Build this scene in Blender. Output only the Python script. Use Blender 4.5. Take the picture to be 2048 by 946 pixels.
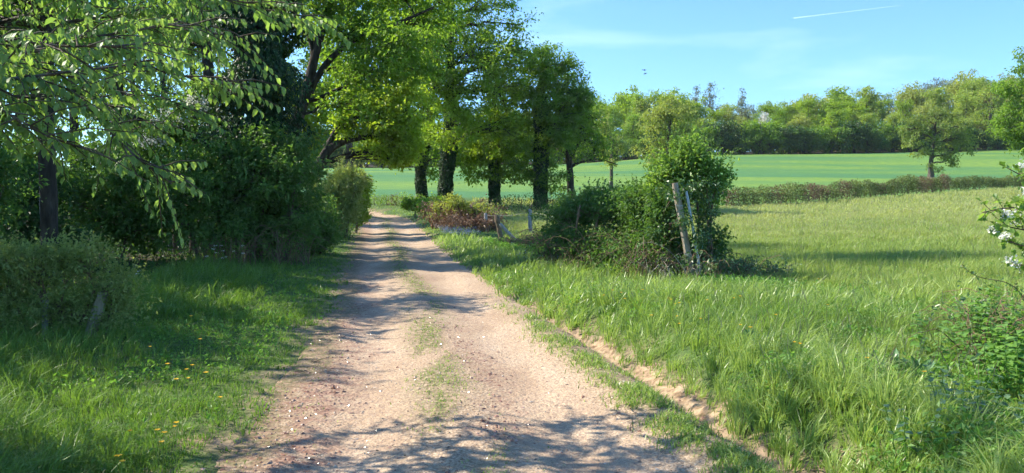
import bpy, math, random
import numpy as np
from mathutils import Vector, Matrix

for o in list(bpy.data.objects):
    bpy.data.objects.remove(o, do_unlink=True)
SC = bpy.context.scene
COL = SC.collection

# ------------------------------------------------------------------ camera
EYE = 1.6
F = 1577.0            # focal length in pixels of the 2048 px wide photograph
HOR = 395.0           # row of the level horizon
cam = bpy.data.cameras.new('camera')
cam.sensor_width = 36.0
cam.lens = 36.0 * F / 2048.0
cam.clip_start = 0.1
cam.clip_end = 40000
camo = bpy.data.objects.new('camera', cam)
COL.objects.link(camo)
camo.location = (0, 0, EYE)
camo.rotation_euler = (math.radians(90 - 2.83), 0, 0)
SC.camera = camo

# ------------------------------------------------------------------ light
SUN_EL = math.radians(40)
SUN_AZ = math.atan2(-1.0, 0.30)      # compass style angle from +Y towards +X
sdir = Vector((math.sin(SUN_AZ) * math.cos(SUN_EL), math.cos(SUN_AZ) * math.cos(SUN_EL), math.sin(SUN_EL)))
world = bpy.data.worlds.new("World")
SC.world = world
world.use_nodes = True
wn = world.node_tree
bg = wn.nodes['Background']
sky = wn.nodes.new('ShaderNodeTexSky')
sky.sky_type = 'NISHITA'
sky.sun_disc = False
sky.sun_elevation = SUN_EL
sky.sun_rotation = SUN_AZ
sky.altitude = 50
sky.air_density = 1.0
sky.dust_density = 0.35
sky.ozone_density = 1.0
# thin cirrus: a pale veil over the Nishita sky
tc = wn.nodes.new('ShaderNodeTexCoord')
mp = wn.nodes.new('ShaderNodeMapping')
mp.inputs['Scale'].default_value = (1.6, 1.0, 9.0)
mp.inputs['Rotation'].default_value = (0, 0.12, 0.3)
nz = wn.nodes.new('ShaderNodeTexNoise')
nz.inputs['Scale'].default_value = 1.7
nz.inputs['Detail'].default_value = 7
nz.inputs['Roughness'].default_value = 0.55
nz.inputs['Distortion'].default_value = 0.4
rp = wn.nodes.new('ShaderNodeValToRGB')
rp.color_ramp.elements[0].position = 0.52
rp.color_ramp.elements[0].color = (0, 0, 0, 1)
rp.color_ramp.elements[1].position = 0.82
rp.color_ramp.elements[1].color = (0.30, 0.30, 0.30, 1)
mixs = wn.nodes.new('ShaderNodeMix')
mixs.data_type = 'RGBA'
mixs.inputs['B'].default_value = (5.2, 6.4, 7.2, 1)
wn.links.new(tc.outputs['Generated'], mp.inputs['Vector'])
wn.links.new(mp.outputs['Vector'], nz.inputs['Vector'])
wn.links.new(nz.outputs['Fac'], rp.inputs['Fac'])
wn.links.new(rp.outputs['Color'], mixs.inputs['Factor'])
hue = wn.nodes.new('ShaderNodeMix'); hue.data_type = 'RGBA'; hue.blend_type = 'MULTIPLY'
hue.inputs['Factor'].default_value = 1
hue.inputs['B'].default_value = (.40, .66, .94, 1)
wn.links.new(sky.outputs['Color'], hue.inputs['A'])
wn.links.new(hue.outputs['Result'], mixs.inputs['A'])
wn.links.new(mixs.outputs['Result'], bg.inputs['Color'])
bg.inputs['Strength'].default_value = 0.14

sun = bpy.data.lights.new('sun', 'SUN')
sun.energy = 4.9
sun.angle = math.radians(0.53)
sun.color = (1.0, 0.92, 0.77)
suno = bpy.data.objects.new('sun', sun)
COL.objects.link(suno)
suno.rotation_euler = sdir.to_track_quat('Z', 'Y').to_euler()
suno.location = (-30, 10, 40)

SC.view_settings.view_transform = 'Standard'
SC.view_settings.look = 'None'
SC.view_settings.exposure = 1.16
SC.view_settings.gamma = 1.0
SC.view_settings.use_curve_mapping = False
SC.render.engine = 'CYCLES'
SC.cycles.use_denoising = True
SC.cycles.denoiser = 'OPENIMAGEDENOISE'
SC.cycles.max_bounces = 7
SC.cycles.diffuse_bounces = 4
SC.cycles.glossy_bounces = 2
SC.cycles.transmission_bounces = 4
SC.cycles.transparent_max_bounces = 4
SC.cycles.caustics_reflective = False
SC.cycles.caustics_refractive = False
SC.cycles.use_adaptive_sampling = True
SC.cycles.adaptive_threshold = 0.03

# ------------------------------------------------------------------ numeric helpers
def rng(seed):
    return np.random.default_rng(seed)

_lat = rng(5).random((256, 256))
def vnoise(x, y):
    x = np.asarray(x, float); y = np.asarray(y, float)
    xi = np.floor(x).astype(int); yi = np.floor(y).astype(int)
    fx = x - xi; fy = y - yi
    fx = fx * fx * (3 - 2 * fx); fy = fy * fy * (3 - 2 * fy)
    a = _lat[xi % 256, yi % 256]; b = _lat[(xi + 1) % 256, yi % 256]
    c = _lat[xi % 256, (yi + 1) % 256]; d = _lat[(xi + 1) % 256, (yi + 1) % 256]
    return (a * (1 - fx) + b * fx) * (1 - fy) + (c * (1 - fx) + d * fx) * fy
def fbm(x, y, oct=4):
    s = 0; amp = 0.5; t = 0
    for i in range(oct):
        s = s + amp * vnoise(x * 2 ** i + 17.3 * i, y * 2 ** i + 9.1 * i); t += amp; amp *= 0.5
    return s / t
def sstep(a, b, x):
    t = np.clip((np.asarray(x, float) - a) / (b - a), 0, 1)
    return t * t * (3 - 2 * t)
def norm(v):
    return v / np.maximum(np.linalg.norm(v, axis=-1, keepdims=True), 1e-9)

# ------------------------------------------------------------------ the lie of the land
_D = np.linspace(0, 900, 3601)
def _prof(pts):
    d, h = zip(*pts)
    z = np.interp(_D, d, h)
    k = np.exp(-np.linspace(-2, 2, 33) ** 2); k /= k.sum()
    return np.convolve(np.pad(z, 16, mode='edge'), k, 'valid')
_T = np.array([-0.9, -0.45, -0.17, 0.02, 0.27, 0.65, 1.1])
_P = np.array([_prof(p) for p in (
    [(0, 0), (20, .1), (40, .6), (60, 1.4), (130, 5.5), (200, 8), (900, 20)],
    [(0, 0), (20, .0), (40, .4), (60, 1.4), (130, 6.4), (200, 9), (900, 24)],
    [(0, 0), (28, 0), (50, .43), (58, 1.1), (130, 6.7), (200, 10), (400, 17), (900, 26)],
    [(0, 0), (28, 0), (50, .45), (62, 1.25), (135, 7.2), (200, 11), (400, 19), (900, 28)],
    [(0, 0), (30, .0), (62, .82), (100, 4.0), (140, 9.1), (200, 13), (400, 24), (900, 34)],
    [(0, 0), (30, .3), (60, 1.2), (85, 2.6), (100, 3.75), (150, 10.7), (220, 20), (400, 40), (900, 55)],
    [(0, 0), (30, .6), (60, 2.0), (85, 4.0), (100, 6.0), (150, 13), (220, 25), (400, 50), (900, 65)])])
def base_h(x, y):
    x = np.asarray(x, float); y = np.asarray(y, float)
    t = np.clip(x / np.maximum(y, 12.0), -0.9, 1.1)
    d = np.clip(y, 0, 899.9) / 0.25
    di = np.floor(d).astype(int); df = d - di
    ti = np.clip(np.searchsorted(_T, t, side='right') - 1, 0, len(_T) - 2)
    tf = (t - _T[ti]) / (_T[ti + 1] - _T[ti])
    tf = tf * tf * (3 - 2 * tf)
    a = _P[ti, di] * (1 - df) + _P[ti, di + 1] * df
    b = _P[ti + 1, di] * (1 - df) + _P[ti + 1, di + 1] * df
    return a * (1 - tf) + b * tf

_cy = [-30, 0, 4.6, 8.3, 12.3, 18, 24, 36, 44, 47, 49.5, 51.5, 53, 54, 55]
_cx = [3.2, 0.3, -.22, -.72, -1.45, -2.45, -3.5, -5.6, -7.0, -7.8, -9.1, -11.5, -16, -22, -40]
_YY = np.linspace(-30, 55, 941)
_XX = np.interp(_YY, _cy, _cx)
_k = np.exp(-np.linspace(-2, 2, 21) ** 2); _k /= _k.sum()
_XX = np.convolve(np.pad(_XX, 10, mode='edge'), _k, 'valid')
_SL = np.gradient(_XX, _YY)
def track_c(y):
    return np.interp(y, _YY, _XX)
def track_s(x, y):
    """sideways distance from the middle of the track"""
    s = (x - track_c(y)) / np.sqrt(1 + np.interp(y, _YY, _SL) ** 2)
    far = np.asarray(y) > 54.8
    return np.where(far, 30.0, s)
def strip_s(y):
    return np.interp(y, [4.5, 8, 12], [1.52, 1.30, 1.22])
def left_s(y):
    return np.interp(y, [5, 8, 12, 24, 40], [1.30, 1.18, 1.02, 1.08, 1.18])
def edge_s(x, y):
    g = gully(y)
    return (1 - g) * 1.34 + g * (strip_s(y) + .48) + (.22 + .10 * g) * (fbm(np.asarray(x) * 1.3 + 40, np.asarray(y) * 1.3, 3) - .5) + .10 * (fbm(np.asarray(x) * 6, np.asarray(y) * 6, 2) - .5)
def gully(y):
    return 1 - sstep(9.0, 13.5, y)
def ground_h(x, y, under_track=True):
    x = np.asarray(x, float); y = np.asarray(y, float)
    s = track_s(x, y)
    h = base_h(x, y)
    h = h + 0.05 * (fbm(x * .5, y * .5, 3) - .5) + 0.03 * (vnoise(x * 2.1 + 7, y * 2.1) - .5)
    g = gully(y)
    edge = edge_s(x, y)
    bank = sstep(0, 0.55, s - edge)
    far = 1 - sstep(44, 56, y)
    h = h + bank * (0.10 + 0.14 * g) * np.exp(-np.maximum(s - edge - 0.5, 0) / 6.0) * far
    left = sstep(1.3, 2.0, -s)
    h = h + 0.04 * left
    if under_track:
        n = 0.30 * (fbm(x * 1.7, y * 1.7, 4) - .5)
        inside = sstep(-.2, 0, s + n + left_s(y)) * (1 - sstep(-0.16, 0.02, s - edge))
        h = h - 0.16 * inside
    return h
def track_h(x, y):
    s = track_s(x, y)
    h = base_h(x, y) + 0.02 * (fbm(x * .5, y * .5, 3) - .5)
    h = h - 0.035 * np.exp(-((s + 0.72) / .3) ** 2) - 0.035 * np.exp(-((s - 0.68) / .3) ** 2) + 0.02 * np.exp(-(s / .22) ** 2)
    g = gully(y)
    h = h + g * 0.05 * np.exp(-((s - strip_s(y)) / .2) ** 2) - g * (0.09 + 0.05 * (fbm(x * 3, y * 3) - .5)) * np.exp(-((s - strip_s(y) - .38) / .13) ** 2)
    h = h + g * (0.05 * (fbm(x * 6 + 3, y * 6, 3) - .5) + .05 * (fbm(x * 19, y * 19, 3) - .5)) * sstep(.1, .3, s - strip_s(y))
    h = h + 0.012 * (fbm(x * 7, y * 7, 3) - .5)
    h = h - 0.16 * sstep(.25, .55, -s - left_s(y)) - 0.16 * sstep(1.6 + .75 * g, 1.9 + .75 * g, s)
    return h
def W(u, v, d):
    """world point seen at column u and row v of the photograph at depth d"""
    return np.array([(u - 1024.0) / F * d, d, EYE + (HOR - v) / F * d])
def gz(x, y):
    return float(ground_h(np.array([x]), np.array([y]))[0])

# ------------------------------------------------------------------ mesh building
class Geo:
    def __init__(self):
        self.v = []; self.q = []; self.t = []; self.a = []; self.n = 0
    def add(self, v, q=None, t=None, a=None):
        v = np.asarray(v, np.float32).reshape(-1, 3)
        if q is not None and len(q): self.q.append(np.asarray(q, np.int64).reshape(-1, 4) + self.n)
        if t is not None and len(t): self.t.append(np.asarray(t, np.int64).reshape(-1, 3) + self.n)
        if a is None: a = np.full(len(v), .5)
        self.a.append(np.broadcast_to(np.asarray(a, np.float32), (len(v),)))
        self.v.append(v); self.n += len(v)
    def join(self, g, off=(0, 0, 0)):
        for v, a in zip([np.concatenate(g.v)] if g.v else [], [np.concatenate(g.a)] if g.a else []):
            q = np.concatenate(g.q) if g.q else None
            t = np.concatenate(g.t) if g.t else None
            self.add(v + np.array(off), q, t, a)
    def mesh(self, name, mat, smooth=False, attrs=None):
        me = bpy.data.meshes.new(name)
        V = np.concatenate(self.v) if self.v else np.zeros((0, 3), np.float32)
        Q = np.concatenate(self.q) if self.q else np.zeros((0, 4), int)
        T = np.concatenate(self.t) if self.t else np.zeros((0, 3), int)
        nf = len(Q) + len(T)
        me.vertices.add(len(V)); me.vertices.foreach_set('co', V.ravel().astype(np.float32))
        loops = np.concatenate([Q.ravel(), T.ravel()]).astype(np.int32)
        me.loops.add(len(loops)); me.loops.foreach_set('vertex_index', loops)
        ls = np.concatenate([np.arange(len(Q)) * 4, len(Q) * 4 + np.arange(len(T)) * 3]).astype(np.int32)
        me.polygons.add(nf); me.polygons.foreach_set('loop_start', ls)
        if smooth: me.polygons.foreach_set('use_smooth', np.ones(nf, bool))
        else: me.polygons.foreach_set('use_smooth', np.zeros(nf, bool))
        at = me.attributes.new('tint', 'FLOAT', 'POINT')
        at.data.foreach_set('value', np.concatenate(self.a).astype(np.float32) if self.a else np.zeros(0, np.float32))
        if attrs:
            for k, val in attrs.items():
                b = me.attributes.new(k, 'FLOAT', 'POINT'); b.data.foreach_set('value', np.asarray(val, np.float32))
        me.update(calc_edges=True)
        me.materials.append(mat)
        return me

def tag(o, label=None, cat=None, group=None, kind=None):
    if label: o['label'] = label
    if cat: o['category'] = cat
    if group: o['group'] = group
    if kind: o['kind'] = kind
    return o
def obj(name, geo, mat, parent=None, smooth=False, attrs=None):
    me = geo if isinstance(geo, bpy.types.Mesh) else geo.mesh(name, mat, smooth, attrs)
    o = bpy.data.objects.new(name, me)
    COL.objects.link(o)
    if parent is not None: o.parent = parent
    return o
def thing(name, label, cat, loc=(0, 0, 0), rz=0, group=None):
    o = bpy.data.objects.new(name, None)
    COL.objects.link(o)
    o.empty_display_size = 0.3
    o.location = loc; o.rotation_euler = (0, 0, rz)
    return tag(o, label, cat, group)
def kids(o):
    return [c for c in COL.objects if c.parent is o]
def dup(root, ch, loc, rz, sc, label, group=None):
    r = root.copy(); COL.objects.link(r)
    r.location = loc; r.rotation_euler = (0, 0, rz); r.scale = sc
    if label: r['label'] = label
    if group: r['group'] = group
    elif 'group' in r: del r['group']
    for c in ch:
        k = c.copy(); COL.objects.link(k); k.parent = r
    return r

def tubes(P, R, k=6, a=None, geo=None, cap=True):
    """many tapered tubes at once: P (M,n,3), R (M,n)"""
    P = np.asarray(P, float); R = np.asarray(R, float)
    if P.ndim == 2: P = P[None]; R = R[None]
    M, n = P.shape[:2]
    T = np.empty_like(P)
    T[:, 1:-1] = P[:, 2:] - P[:, :-2]; T[:, 0] = P[:, 1] - P[:, 0]; T[:, -1] = P[:, -1] - P[:, -2]
    T = norm(T)
    ref = np.where(np.abs(T[:, :1, 2:3]) > .9, np.array([[[1., 0, 0]]]), np.array([[[0, 0, 1.]]]))
    ref = np.broadcast_to(ref, T.shape)
    A = norm(np.cross(T, ref)); B = np.cross(T, A)
    ang = np.arange(k) * 2 * math.pi / k
    ring = P[:, :, None] + R[:, :, None, None] * (A[:, :, None] * np.cos(ang)[None, None, :, None] + B[:, :, None] * np.sin(ang)[None, None, :, None])
    V = ring.reshape(-1, 3)
    i = np.arange(M)[:, None, None] * n * k + np.arange(n - 1)[None, :, None] * k
    j = np.arange(k)[None, None, :]; j2 = (j + 1) % k
    Q = np.stack([i + j, i + j2, i + k + j2, i + k + j], -1).reshape(-1, 4)
    g = geo or Geo()
    av = np.full(len(V), .5) if a is None else np.repeat(np.asarray(a, float), n * k)
    g.add(V, Q, None, av)
    if cap:
        base = np.arange(M) * n * k + (n - 1) * k
        if k == 6:
            q = np.stack([base, base + 1, base + 2, base + 3], -1); q2 = np.stack([base, base + 3, base + 4, base + 5], -1)
            g.q.append(np.concatenate([q, q2]) + g.n - len(V))
        elif k in (3, 4, 5):
            t = [np.stack([base, base + m, base + m + 1], -1) for m in range(1, k - 1)]
            g.t.append(np.concatenate(t) + g.n - len(V))
        else:
            t = [np.stack([base, base + m, base + m + 1], -1) for m in range(1, k - 1)]
            g.t.append(np.concatenate(t) + g.n - len(V))
    return g

def leaves(pos, axis, nrm, L, wf=.5, a=None, geo=None, fold=.12, fine=False):
    """leaf faces. pos (N,3) stalk end, axis (N,3) along the leaf, L (N,) length"""
    N = len(pos); g = geo or Geo()
    axis = norm(axis); side = norm(np.cross(axis, nrm)); up = np.cross(side, axis)
    L = np.broadcast_to(L, (N,))[:, None]; w = L * wf * .5
    if a is None: a = np.full(N, .5)
    if not fine:
        p0 = pos; p2 = pos + axis * L - up * L * .12
        m = pos + axis * L * .45
        p1 = m + side * w + up * L * fold; p3 = m - side * w + up * L * fold
        V = np.stack([p0, p1, p2, p3], 1).reshape(-1, 3)
        Q = np.arange(N * 4).reshape(N, 4)
        g.add(V, Q, None, np.repeat(a, 4))
    else:
        f = fold
        m0 = pos; m1 = pos + axis * L * .3 + up * L * .03; m2 = pos + axis * L * .68; m3 = pos + axis * L - up * L * .16
        l1 = m1 + side * w * .92 + up * L * f; r1 = m1 - side * w * .92 + up * L * f
        l2 = m2 + side * w * .85 + up * L * f * .8; r2 = m2 - side * w * .85 + up * L * f * .8
        V = np.stack([m0, m1, m2, m3, l1, l2, r1, r2], 1).reshape(-1, 3)
        b = np.arange(N)[:, None] * 8
        Q = np.concatenate([b + [1, 2, 5, 4], b + [1, 6, 7, 2]])
        T = np.concatenate([b + [0, 1, 4], b + [2, 3, 5], b + [0, 6, 1], b + [2, 7, 3]])
        g.add(V, Q, T, np.repeat(a, 8))
    return g

# ------------------------------------------------------------------ materials
def nodes_of(name):
    m = bpy.data.materials.new(name); m.use_nodes = True
    nt = m.node_tree; b = nt.nodes['Principled BSDF']
    return m, nt, b, nt.nodes['Material Output']
def leaf_mat(name, c0, c1, trans=.42, tcol=(1.7, 1.75, .75), rough=.5, spec=.35, scale=.6):
    """c0 to c1 over the per-leaf tint; translucent so that the sun glows through"""
    m, nt, b, out = nodes_of(name)
    at = nt.nodes.new('ShaderNodeAttribute'); at.attribute_name = 'tint'
    mx = nt.nodes.new('ShaderNodeMix'); mx.data_type = 'RGBA'
    mx.inputs['A'].default_value = (*c0, 1); mx.inputs['B'].default_value = (*c1, 1)
    nt.links.new(at.outputs['Fac'], mx.inputs['Factor'])
    nt.links.new(mx.outputs['Result'], b.inputs['Base Color'])
    b.inputs['Roughness'].default_value = rough
    b.inputs['Specular IOR Level'].default_value = spec
    tr = nt.nodes.new('ShaderNodeBsdfTranslucent')
    mt = nt.nodes.new('ShaderNodeMix'); mt.data_type = 'RGBA'; mt.blend_type = 'MULTIPLY'
    mt.inputs['Factor'].default_value = 1
    mt.inputs['B'].default_value = (*tcol, 1)
    nt.links.new(mx.outputs['Result'], mt.inputs['A'])
    nt.links.new(mt.outputs['Result'], tr.inputs['Color'])
    ms = nt.nodes.new('ShaderNodeMixShader'); ms.inputs[0].default_value = trans
    nt.links.new(b.outputs[0], ms.inputs[1]); nt.links.new(tr.outputs[0], ms.inputs[2])
    nt.links.new(ms.outputs[0], out.inputs['Surface'])
    return m
def noise_mat(name, cols, scale=4, detail=6, rough=.85, bump=.3, bscale=None, coord='Object', stretch=(1, 1, 1), bdist=.02):
    m, nt, b, out = nodes_of(name)
    tcn = nt.nodes.new('ShaderNodeTexCoord'); mpn = nt.nodes.new('ShaderNodeMapping'); mpn.inputs['Scale'].default_value = stretch
    nt.links.new(tcn.outputs[coord], mpn.inputs['Vector'])
    n = nt.nodes.new('ShaderNodeTexNoise'); n.inputs['Scale'].default_value = scale; n.inputs['Detail'].default_value = detail
    nt.links.new(mpn.outputs['Vector'], n.inputs['Vector'])
    r = nt.nodes.new('ShaderNodeValToRGB')
    els = r.color_ramp.elements
    els[0].position = .3; els[0].color = (*cols[0], 1); els[1].position = .7; els[1].color = (*cols[-1], 1)
    for i, c in enumerate(cols[1:-1]):
        e = els.new(.3 + .4 * (i + 1) / (len(cols) - 1)); e.color = (*c, 1)
    nt.links.new(n.outputs['Fac'], r.inputs['Fac']); nt.links.new(r.outputs['Color'], b.inputs['Base Color'])
    b.inputs['Roughness'].default_value = rough; b.inputs['Specular IOR Level'].default_value = .2
    n2 = nt.nodes.new('ShaderNodeTexNoise'); n2.inputs['Scale'].default_value = bscale or scale * 3; n2.inputs['Detail'].default_value = 5
    nt.links.new(mpn.outputs['Vector'], n2.inputs['Vector'])
    bp = nt.nodes.new('ShaderNodeBump'); bp.inputs['Strength'].default_value = bump; bp.inputs['Distance'].default_value = bdist
    nt.links.new(n2.outputs['Fac'], bp.inputs['Height']); nt.links.new(bp.outputs['Normal'], b.inputs['Normal'])
    return m

M = {}
M['cherry'] = leaf_mat('cherry_leaf', (.11, .20, .06), (.24, .35, .12), .45)
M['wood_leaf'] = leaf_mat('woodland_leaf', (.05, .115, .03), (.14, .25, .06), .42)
M['lime_leaf'] = leaf_mat('fresh_leaf', (.12, .20, .022), (.31, .42, .06), .55, (1.6, 1.65, .6))
M['maple_leaf'] = leaf_mat('maple_leaf', (.18, .25, .03), (.38, .47, .07), .55, (1.6, 1.65, .55))
M['oak_leaf'] = leaf_mat('oak_leaf', (.085, .165, .025), (.23, .34, .055), .5, (1.7, 1.8, .7))
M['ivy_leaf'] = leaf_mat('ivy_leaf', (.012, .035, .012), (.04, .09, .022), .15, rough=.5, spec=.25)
M['holly_leaf'] = leaf_mat('glossy_leaf', (.04, .09, .035), (.10, .19, .06), .25, rough=.3, spec=.55)
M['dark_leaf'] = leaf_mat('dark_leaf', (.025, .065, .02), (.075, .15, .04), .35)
M['willow_leaf'] = leaf_mat('willow_leaf', (.16, .23, .07), (.30, .37, .14), .45, (1.6, 1.5, .7))
M['bramble_leaf'] = leaf_mat('bramble_leaf', (.05, .11, .04), (.15, .24, .10), .3, rough=.38, spec=.5)
M['privet_leaf'] = leaf_mat('privet_leaf', (.09, .18, .035), (.26, .38, .10), .44, rough=.38, spec=.45)
M['hedge_leaf'] = leaf_mat('hedge_leaf', (.09, .12, .04), (.18, .22, .07), .3)
M['brown_leaf'] = leaf_mat('brown_leaf', (.16, .09, .055), (.26, .17, .11), .25, (1.2, 1.0, .8))
M['pale_leaf'] = leaf_mat('pale_spring_leaf', (.18, .24, .06), (.35, .40, .12), .42, (1.7, 1.6, .6))
M['bronze_leaf'] = leaf_mat('bronze_leaf', (.12, .20, .045), (.28, .37, .09), .42, (1.6, 1.3, .6))
M['far_leaf'] = leaf_mat('far_leaf', (.14, .22, .045), (.36, .44, .10), .48, (1.6, 1.6, .7))
M['grey_leaf'] = leaf_mat('grey_leaf', (.14, .18, .12), (.24, .28, .18), .35, (1.3, 1.3, 1.0))
M['nettle_leaf'] = leaf_mat('nettle_leaf', (.09, .20, .04), (.18, .33, .07), .4)
M['dock_leaf'] = leaf_mat('dock_leaf', (.08, .17, .07), (.16, .28, .13), .3, rough=.4, spec=.5)
M['blossom'] = leaf_mat('white_blossom', (.62, .63, .55), (.82, .82, .78), .3, (1, 1, 1))
M['yellow'] = leaf_mat('yellow_petal', (.75, .42, .01), (.85, .55, .02), .3, (1, 1, .6))
M['blue'] = leaf_mat('bluebell_petal', (.30, .32, .50), (.48, .50, .66), .3, (1, 1, 1))
M['bark'] = noise_mat('bark', [(.045, .035, .025), (.10, .08, .06), (.17, .145, .115)], 9, bump=.8, stretch=(1, 1, .25), bdist=.04)
M['bark_dark'] = noise_mat('dark_bark', [(.02, .016, .012), (.05, .04, .03), (.09, .075, .06)], 9, bump=.8, stretch=(1, 1, .25), bdist=.04)
M['twig'] = noise_mat('twig', [(.10, .07, .05), (.20, .15, .11)], 20, bump=.2)
M['dead'] = noise_mat('dead_stem', [(.13, .085, .05), (.25, .18, .11)], 14, bump=.2)
M['pale_dead'] = noise_mat('bleached_stem', [(.32, .28, .22), (.48, .44, .37)], 14, bump=.2)
M['post'] = noise_mat('weathered_post', [(.16, .13, .09), (.33, .28, .21), (.42, .38, .31)], 5, bump=.9, stretch=(3, 3, .35), bdist=.02, bscale=26)
M['greypost'] = noise_mat('grey_post', [(.24, .23, .22), (.40, .39, .38)], 6, bump=.6, stretch=(3, 3, .4), bscale=30)
M['metal'] = noise_mat('galvanised_stake', [(.35, .39, .43), (.50, .54, .58)], 18, bump=.1, rough=.5)
M['bird'] = noise_mat('bird_feather', [(.02, .02, .025), (.05, .05, .06)], 20)
M['grass_near'] = leaf_mat('grass_blade', (.11, .21, .03), (.38, .48, .14), .45, (1.3, 1.35, .8), rough=.36, spec=.5)
M['grass_mown'] = leaf_mat('verge_grass_blade', (.065, .15, .025), (.21, .33, .07), .4, (1.5, 1.5, .7), rough=.42)
M['grass_meadow'] = leaf_mat('meadow_grass_blade', (.18, .29, .05), (.42, .46, .17), .42, (1.4, 1.35, .75), rough=.5)
M['grass_dry'] = leaf_mat('dry_grass_blade', (.24, .22, .12), (.42, .38, .26), .3, (1.2, 1.15, .9), rough=.5)
M['grass_field'] = leaf_mat('crop_blade', (.06, .19, .05), (.10, .27, .08), .3, (1.3, 1.4, .8), rough=.45)

# ------------------------------------------------------------------ ground
def edge_y(x):
    """depth at which the meadow stops and the sown field begins"""
    return np.interp(x, [-200, -30, -12, -5, 5, 16.7, 35, 55, 90, 300], [70, 61, 66, 65, 63, 62.5, 70.5, 86, 112, 220])
def wood_y(x):
    return np.interp(x, [-300, -60, -20, 0, 30, 60, 110, 300], [120, 128, 131, 136, 141, 146, 153, 180])
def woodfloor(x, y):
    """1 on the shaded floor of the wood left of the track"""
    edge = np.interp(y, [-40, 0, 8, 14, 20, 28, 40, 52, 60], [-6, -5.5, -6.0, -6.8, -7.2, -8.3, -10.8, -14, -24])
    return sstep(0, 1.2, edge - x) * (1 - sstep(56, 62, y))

def grow(a, step, fac, lim):
    out = [a]
    while abs(out[-1]) < lim:
        out.append(out[-1] + step); step *= fac
    return out
gx = np.arange(-7, 7.01, .12)
gx = np.concatenate([-np.array(grow(7, .13, 1.05, 2500))[1:][::-1], gx, np.array(grow(7, .13, 1.05, 2500))[1:]])
gy = np.arange(2.0, 16.0, .12)
gy = np.concatenate([[-600, -200, -60, -25, -12, -6, -2, 0, 1], gy, np.array(grow(16, .13, 1.035, 3200))])
X, Y = np.meshgrid(gx, gy)
Z = ground_h(X, Y)
Z = Z + .5 * sstep(30, 90, Y) * (fbm(X * .03, Y * .03, 2) - .5)
nx, ny = len(gx), len(gy)
g = Geo()
idx = np.arange(nx * ny).reshape(ny, nx)
g.add(np.stack([X, Y, Z], -1), np.stack([idx[:-1, :-1], idx[:-1, 1:], idx[1:, 1:], idx[1:, :-1]], -1).reshape(-1, 4))
crop = sstep(-.6, .6, Y - edge_y(X) + 1.0 * (fbm(X * .4, Y * .4) - .5)) * (1 - sstep(-2, 1, Y - wood_y(X)))
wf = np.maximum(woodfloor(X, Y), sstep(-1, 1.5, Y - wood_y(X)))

_s = track_s(X, Y); _n = fbm(X * 3, Y * 3, 4)
dirt = np.clip(np.where(_s < 0, 1 - sstep(.0, .7, -_s - left_s(Y) + 1.2 * (_n - .5)), 1 - sstep(.0, .3, _s - edge_s(X, Y) + .5 * (_n - .5))), 0, 1) * (np.abs(_s) < 4)
def ground_material():
    m, nt, b, out = nodes_of('ground')
    N = nt.nodes.new; Lk = nt.links.new
    tc = N('ShaderNodeTexCoord')
    def noise(scale, stretch=(1, 1, 1), det=6, dist=0):
        mp = N('ShaderNodeMapping'); mp.inputs['Scale'].default_value = stretch
        Lk(tc.outputs['Object'], mp.inputs['Vector'])
        n = N('ShaderNodeTexNoise'); n.inputs['Scale'].default_value = scale; n.inputs['Detail'].default_value = det; n.inputs['Distortion'].default_value = dist
        Lk(mp.outputs['Vector'], n.inputs['Vector']); return n.outputs['Fac']
    def ramp(fac, stops):
        r = N('ShaderNodeValToRGB'); e = r.color_ramp.elements
        e[0].position, e[0].color = stops[0][0], (*stops[0][1], 1); e[1].position, e[1].color = stops[-1][0], (*stops[-1][1], 1)
        for p, c in stops[1:-1]:
            k = e.new(p); k.color = (*c, 1)
        Lk(fac, r.inputs['Fac']); return r.outputs['Color']
    def mix(f, a, bb, mode='MIX'):
        x = N('ShaderNodeMix'); x.data_type = 'RGBA'; x.blend_type = mode
        if isinstance(f, float): x.inputs['Factor'].default_value = f
        else: Lk(f, x.inputs['Factor'])
        for s, v in (('A', a), ('B', bb)):
            if isinstance(v, tuple): x.inputs[s].default_value = (*v, 1)
            else: Lk(v, x.inputs[s])
        return x.outputs['Result']
    def attr(n):
        a = N('ShaderNodeAttribute'); a.attribute_name = n; return a.outputs['Fac']
    turf = ramp(noise(1.1), [(.3, (.05, .085, .025)), (.5, (.085, .13, .035)), (.62, (.14, .165, .06)), (.75, (.17, .15, .085))])
    turf = mix(ramp(noise(38, det=3), [(.35, (.0, .0, .0)), (.65, (1, 1, 1))]), turf, (.075, .13, .03))
    cropc = ramp(noise(.05, (.3, 1.7, 1), 7, 1.2), [(.36, (.075, .19, .075)), (.46, (.10, .215, .065)), (.54, (.16, .265, .05)), (.64, (.20, .30, .05))])
    cropc = mix(ramp(noise(1.3, (.6, 2.4, 1), 6), [(.35, (0, 0, 0)), (.7, (.8, .8, .8))]), cropc, (.065, .165, .05))
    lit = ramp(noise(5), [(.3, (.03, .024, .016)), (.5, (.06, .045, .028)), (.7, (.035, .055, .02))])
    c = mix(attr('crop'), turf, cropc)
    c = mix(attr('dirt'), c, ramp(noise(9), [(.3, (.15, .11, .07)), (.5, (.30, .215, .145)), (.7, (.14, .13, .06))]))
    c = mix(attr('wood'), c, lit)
    Lk(c, b.inputs['Base Color'])
    b.inputs['Roughness'].default_value = .9; b.inputs['Specular IOR Level'].default_value = .15
    bp = N('ShaderNodeBump'); bp.inputs['Strength'].default_value = .8; bp.inputs['Distance'].default_value = .12
    Lk(noise(6, det=8), bp.inputs['Height']); Lk(bp.outputs['Normal'], b.inputs['Normal'])
    return m
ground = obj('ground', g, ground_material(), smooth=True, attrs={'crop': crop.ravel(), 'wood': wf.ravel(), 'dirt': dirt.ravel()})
tag(ground, kind='structure')

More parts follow.
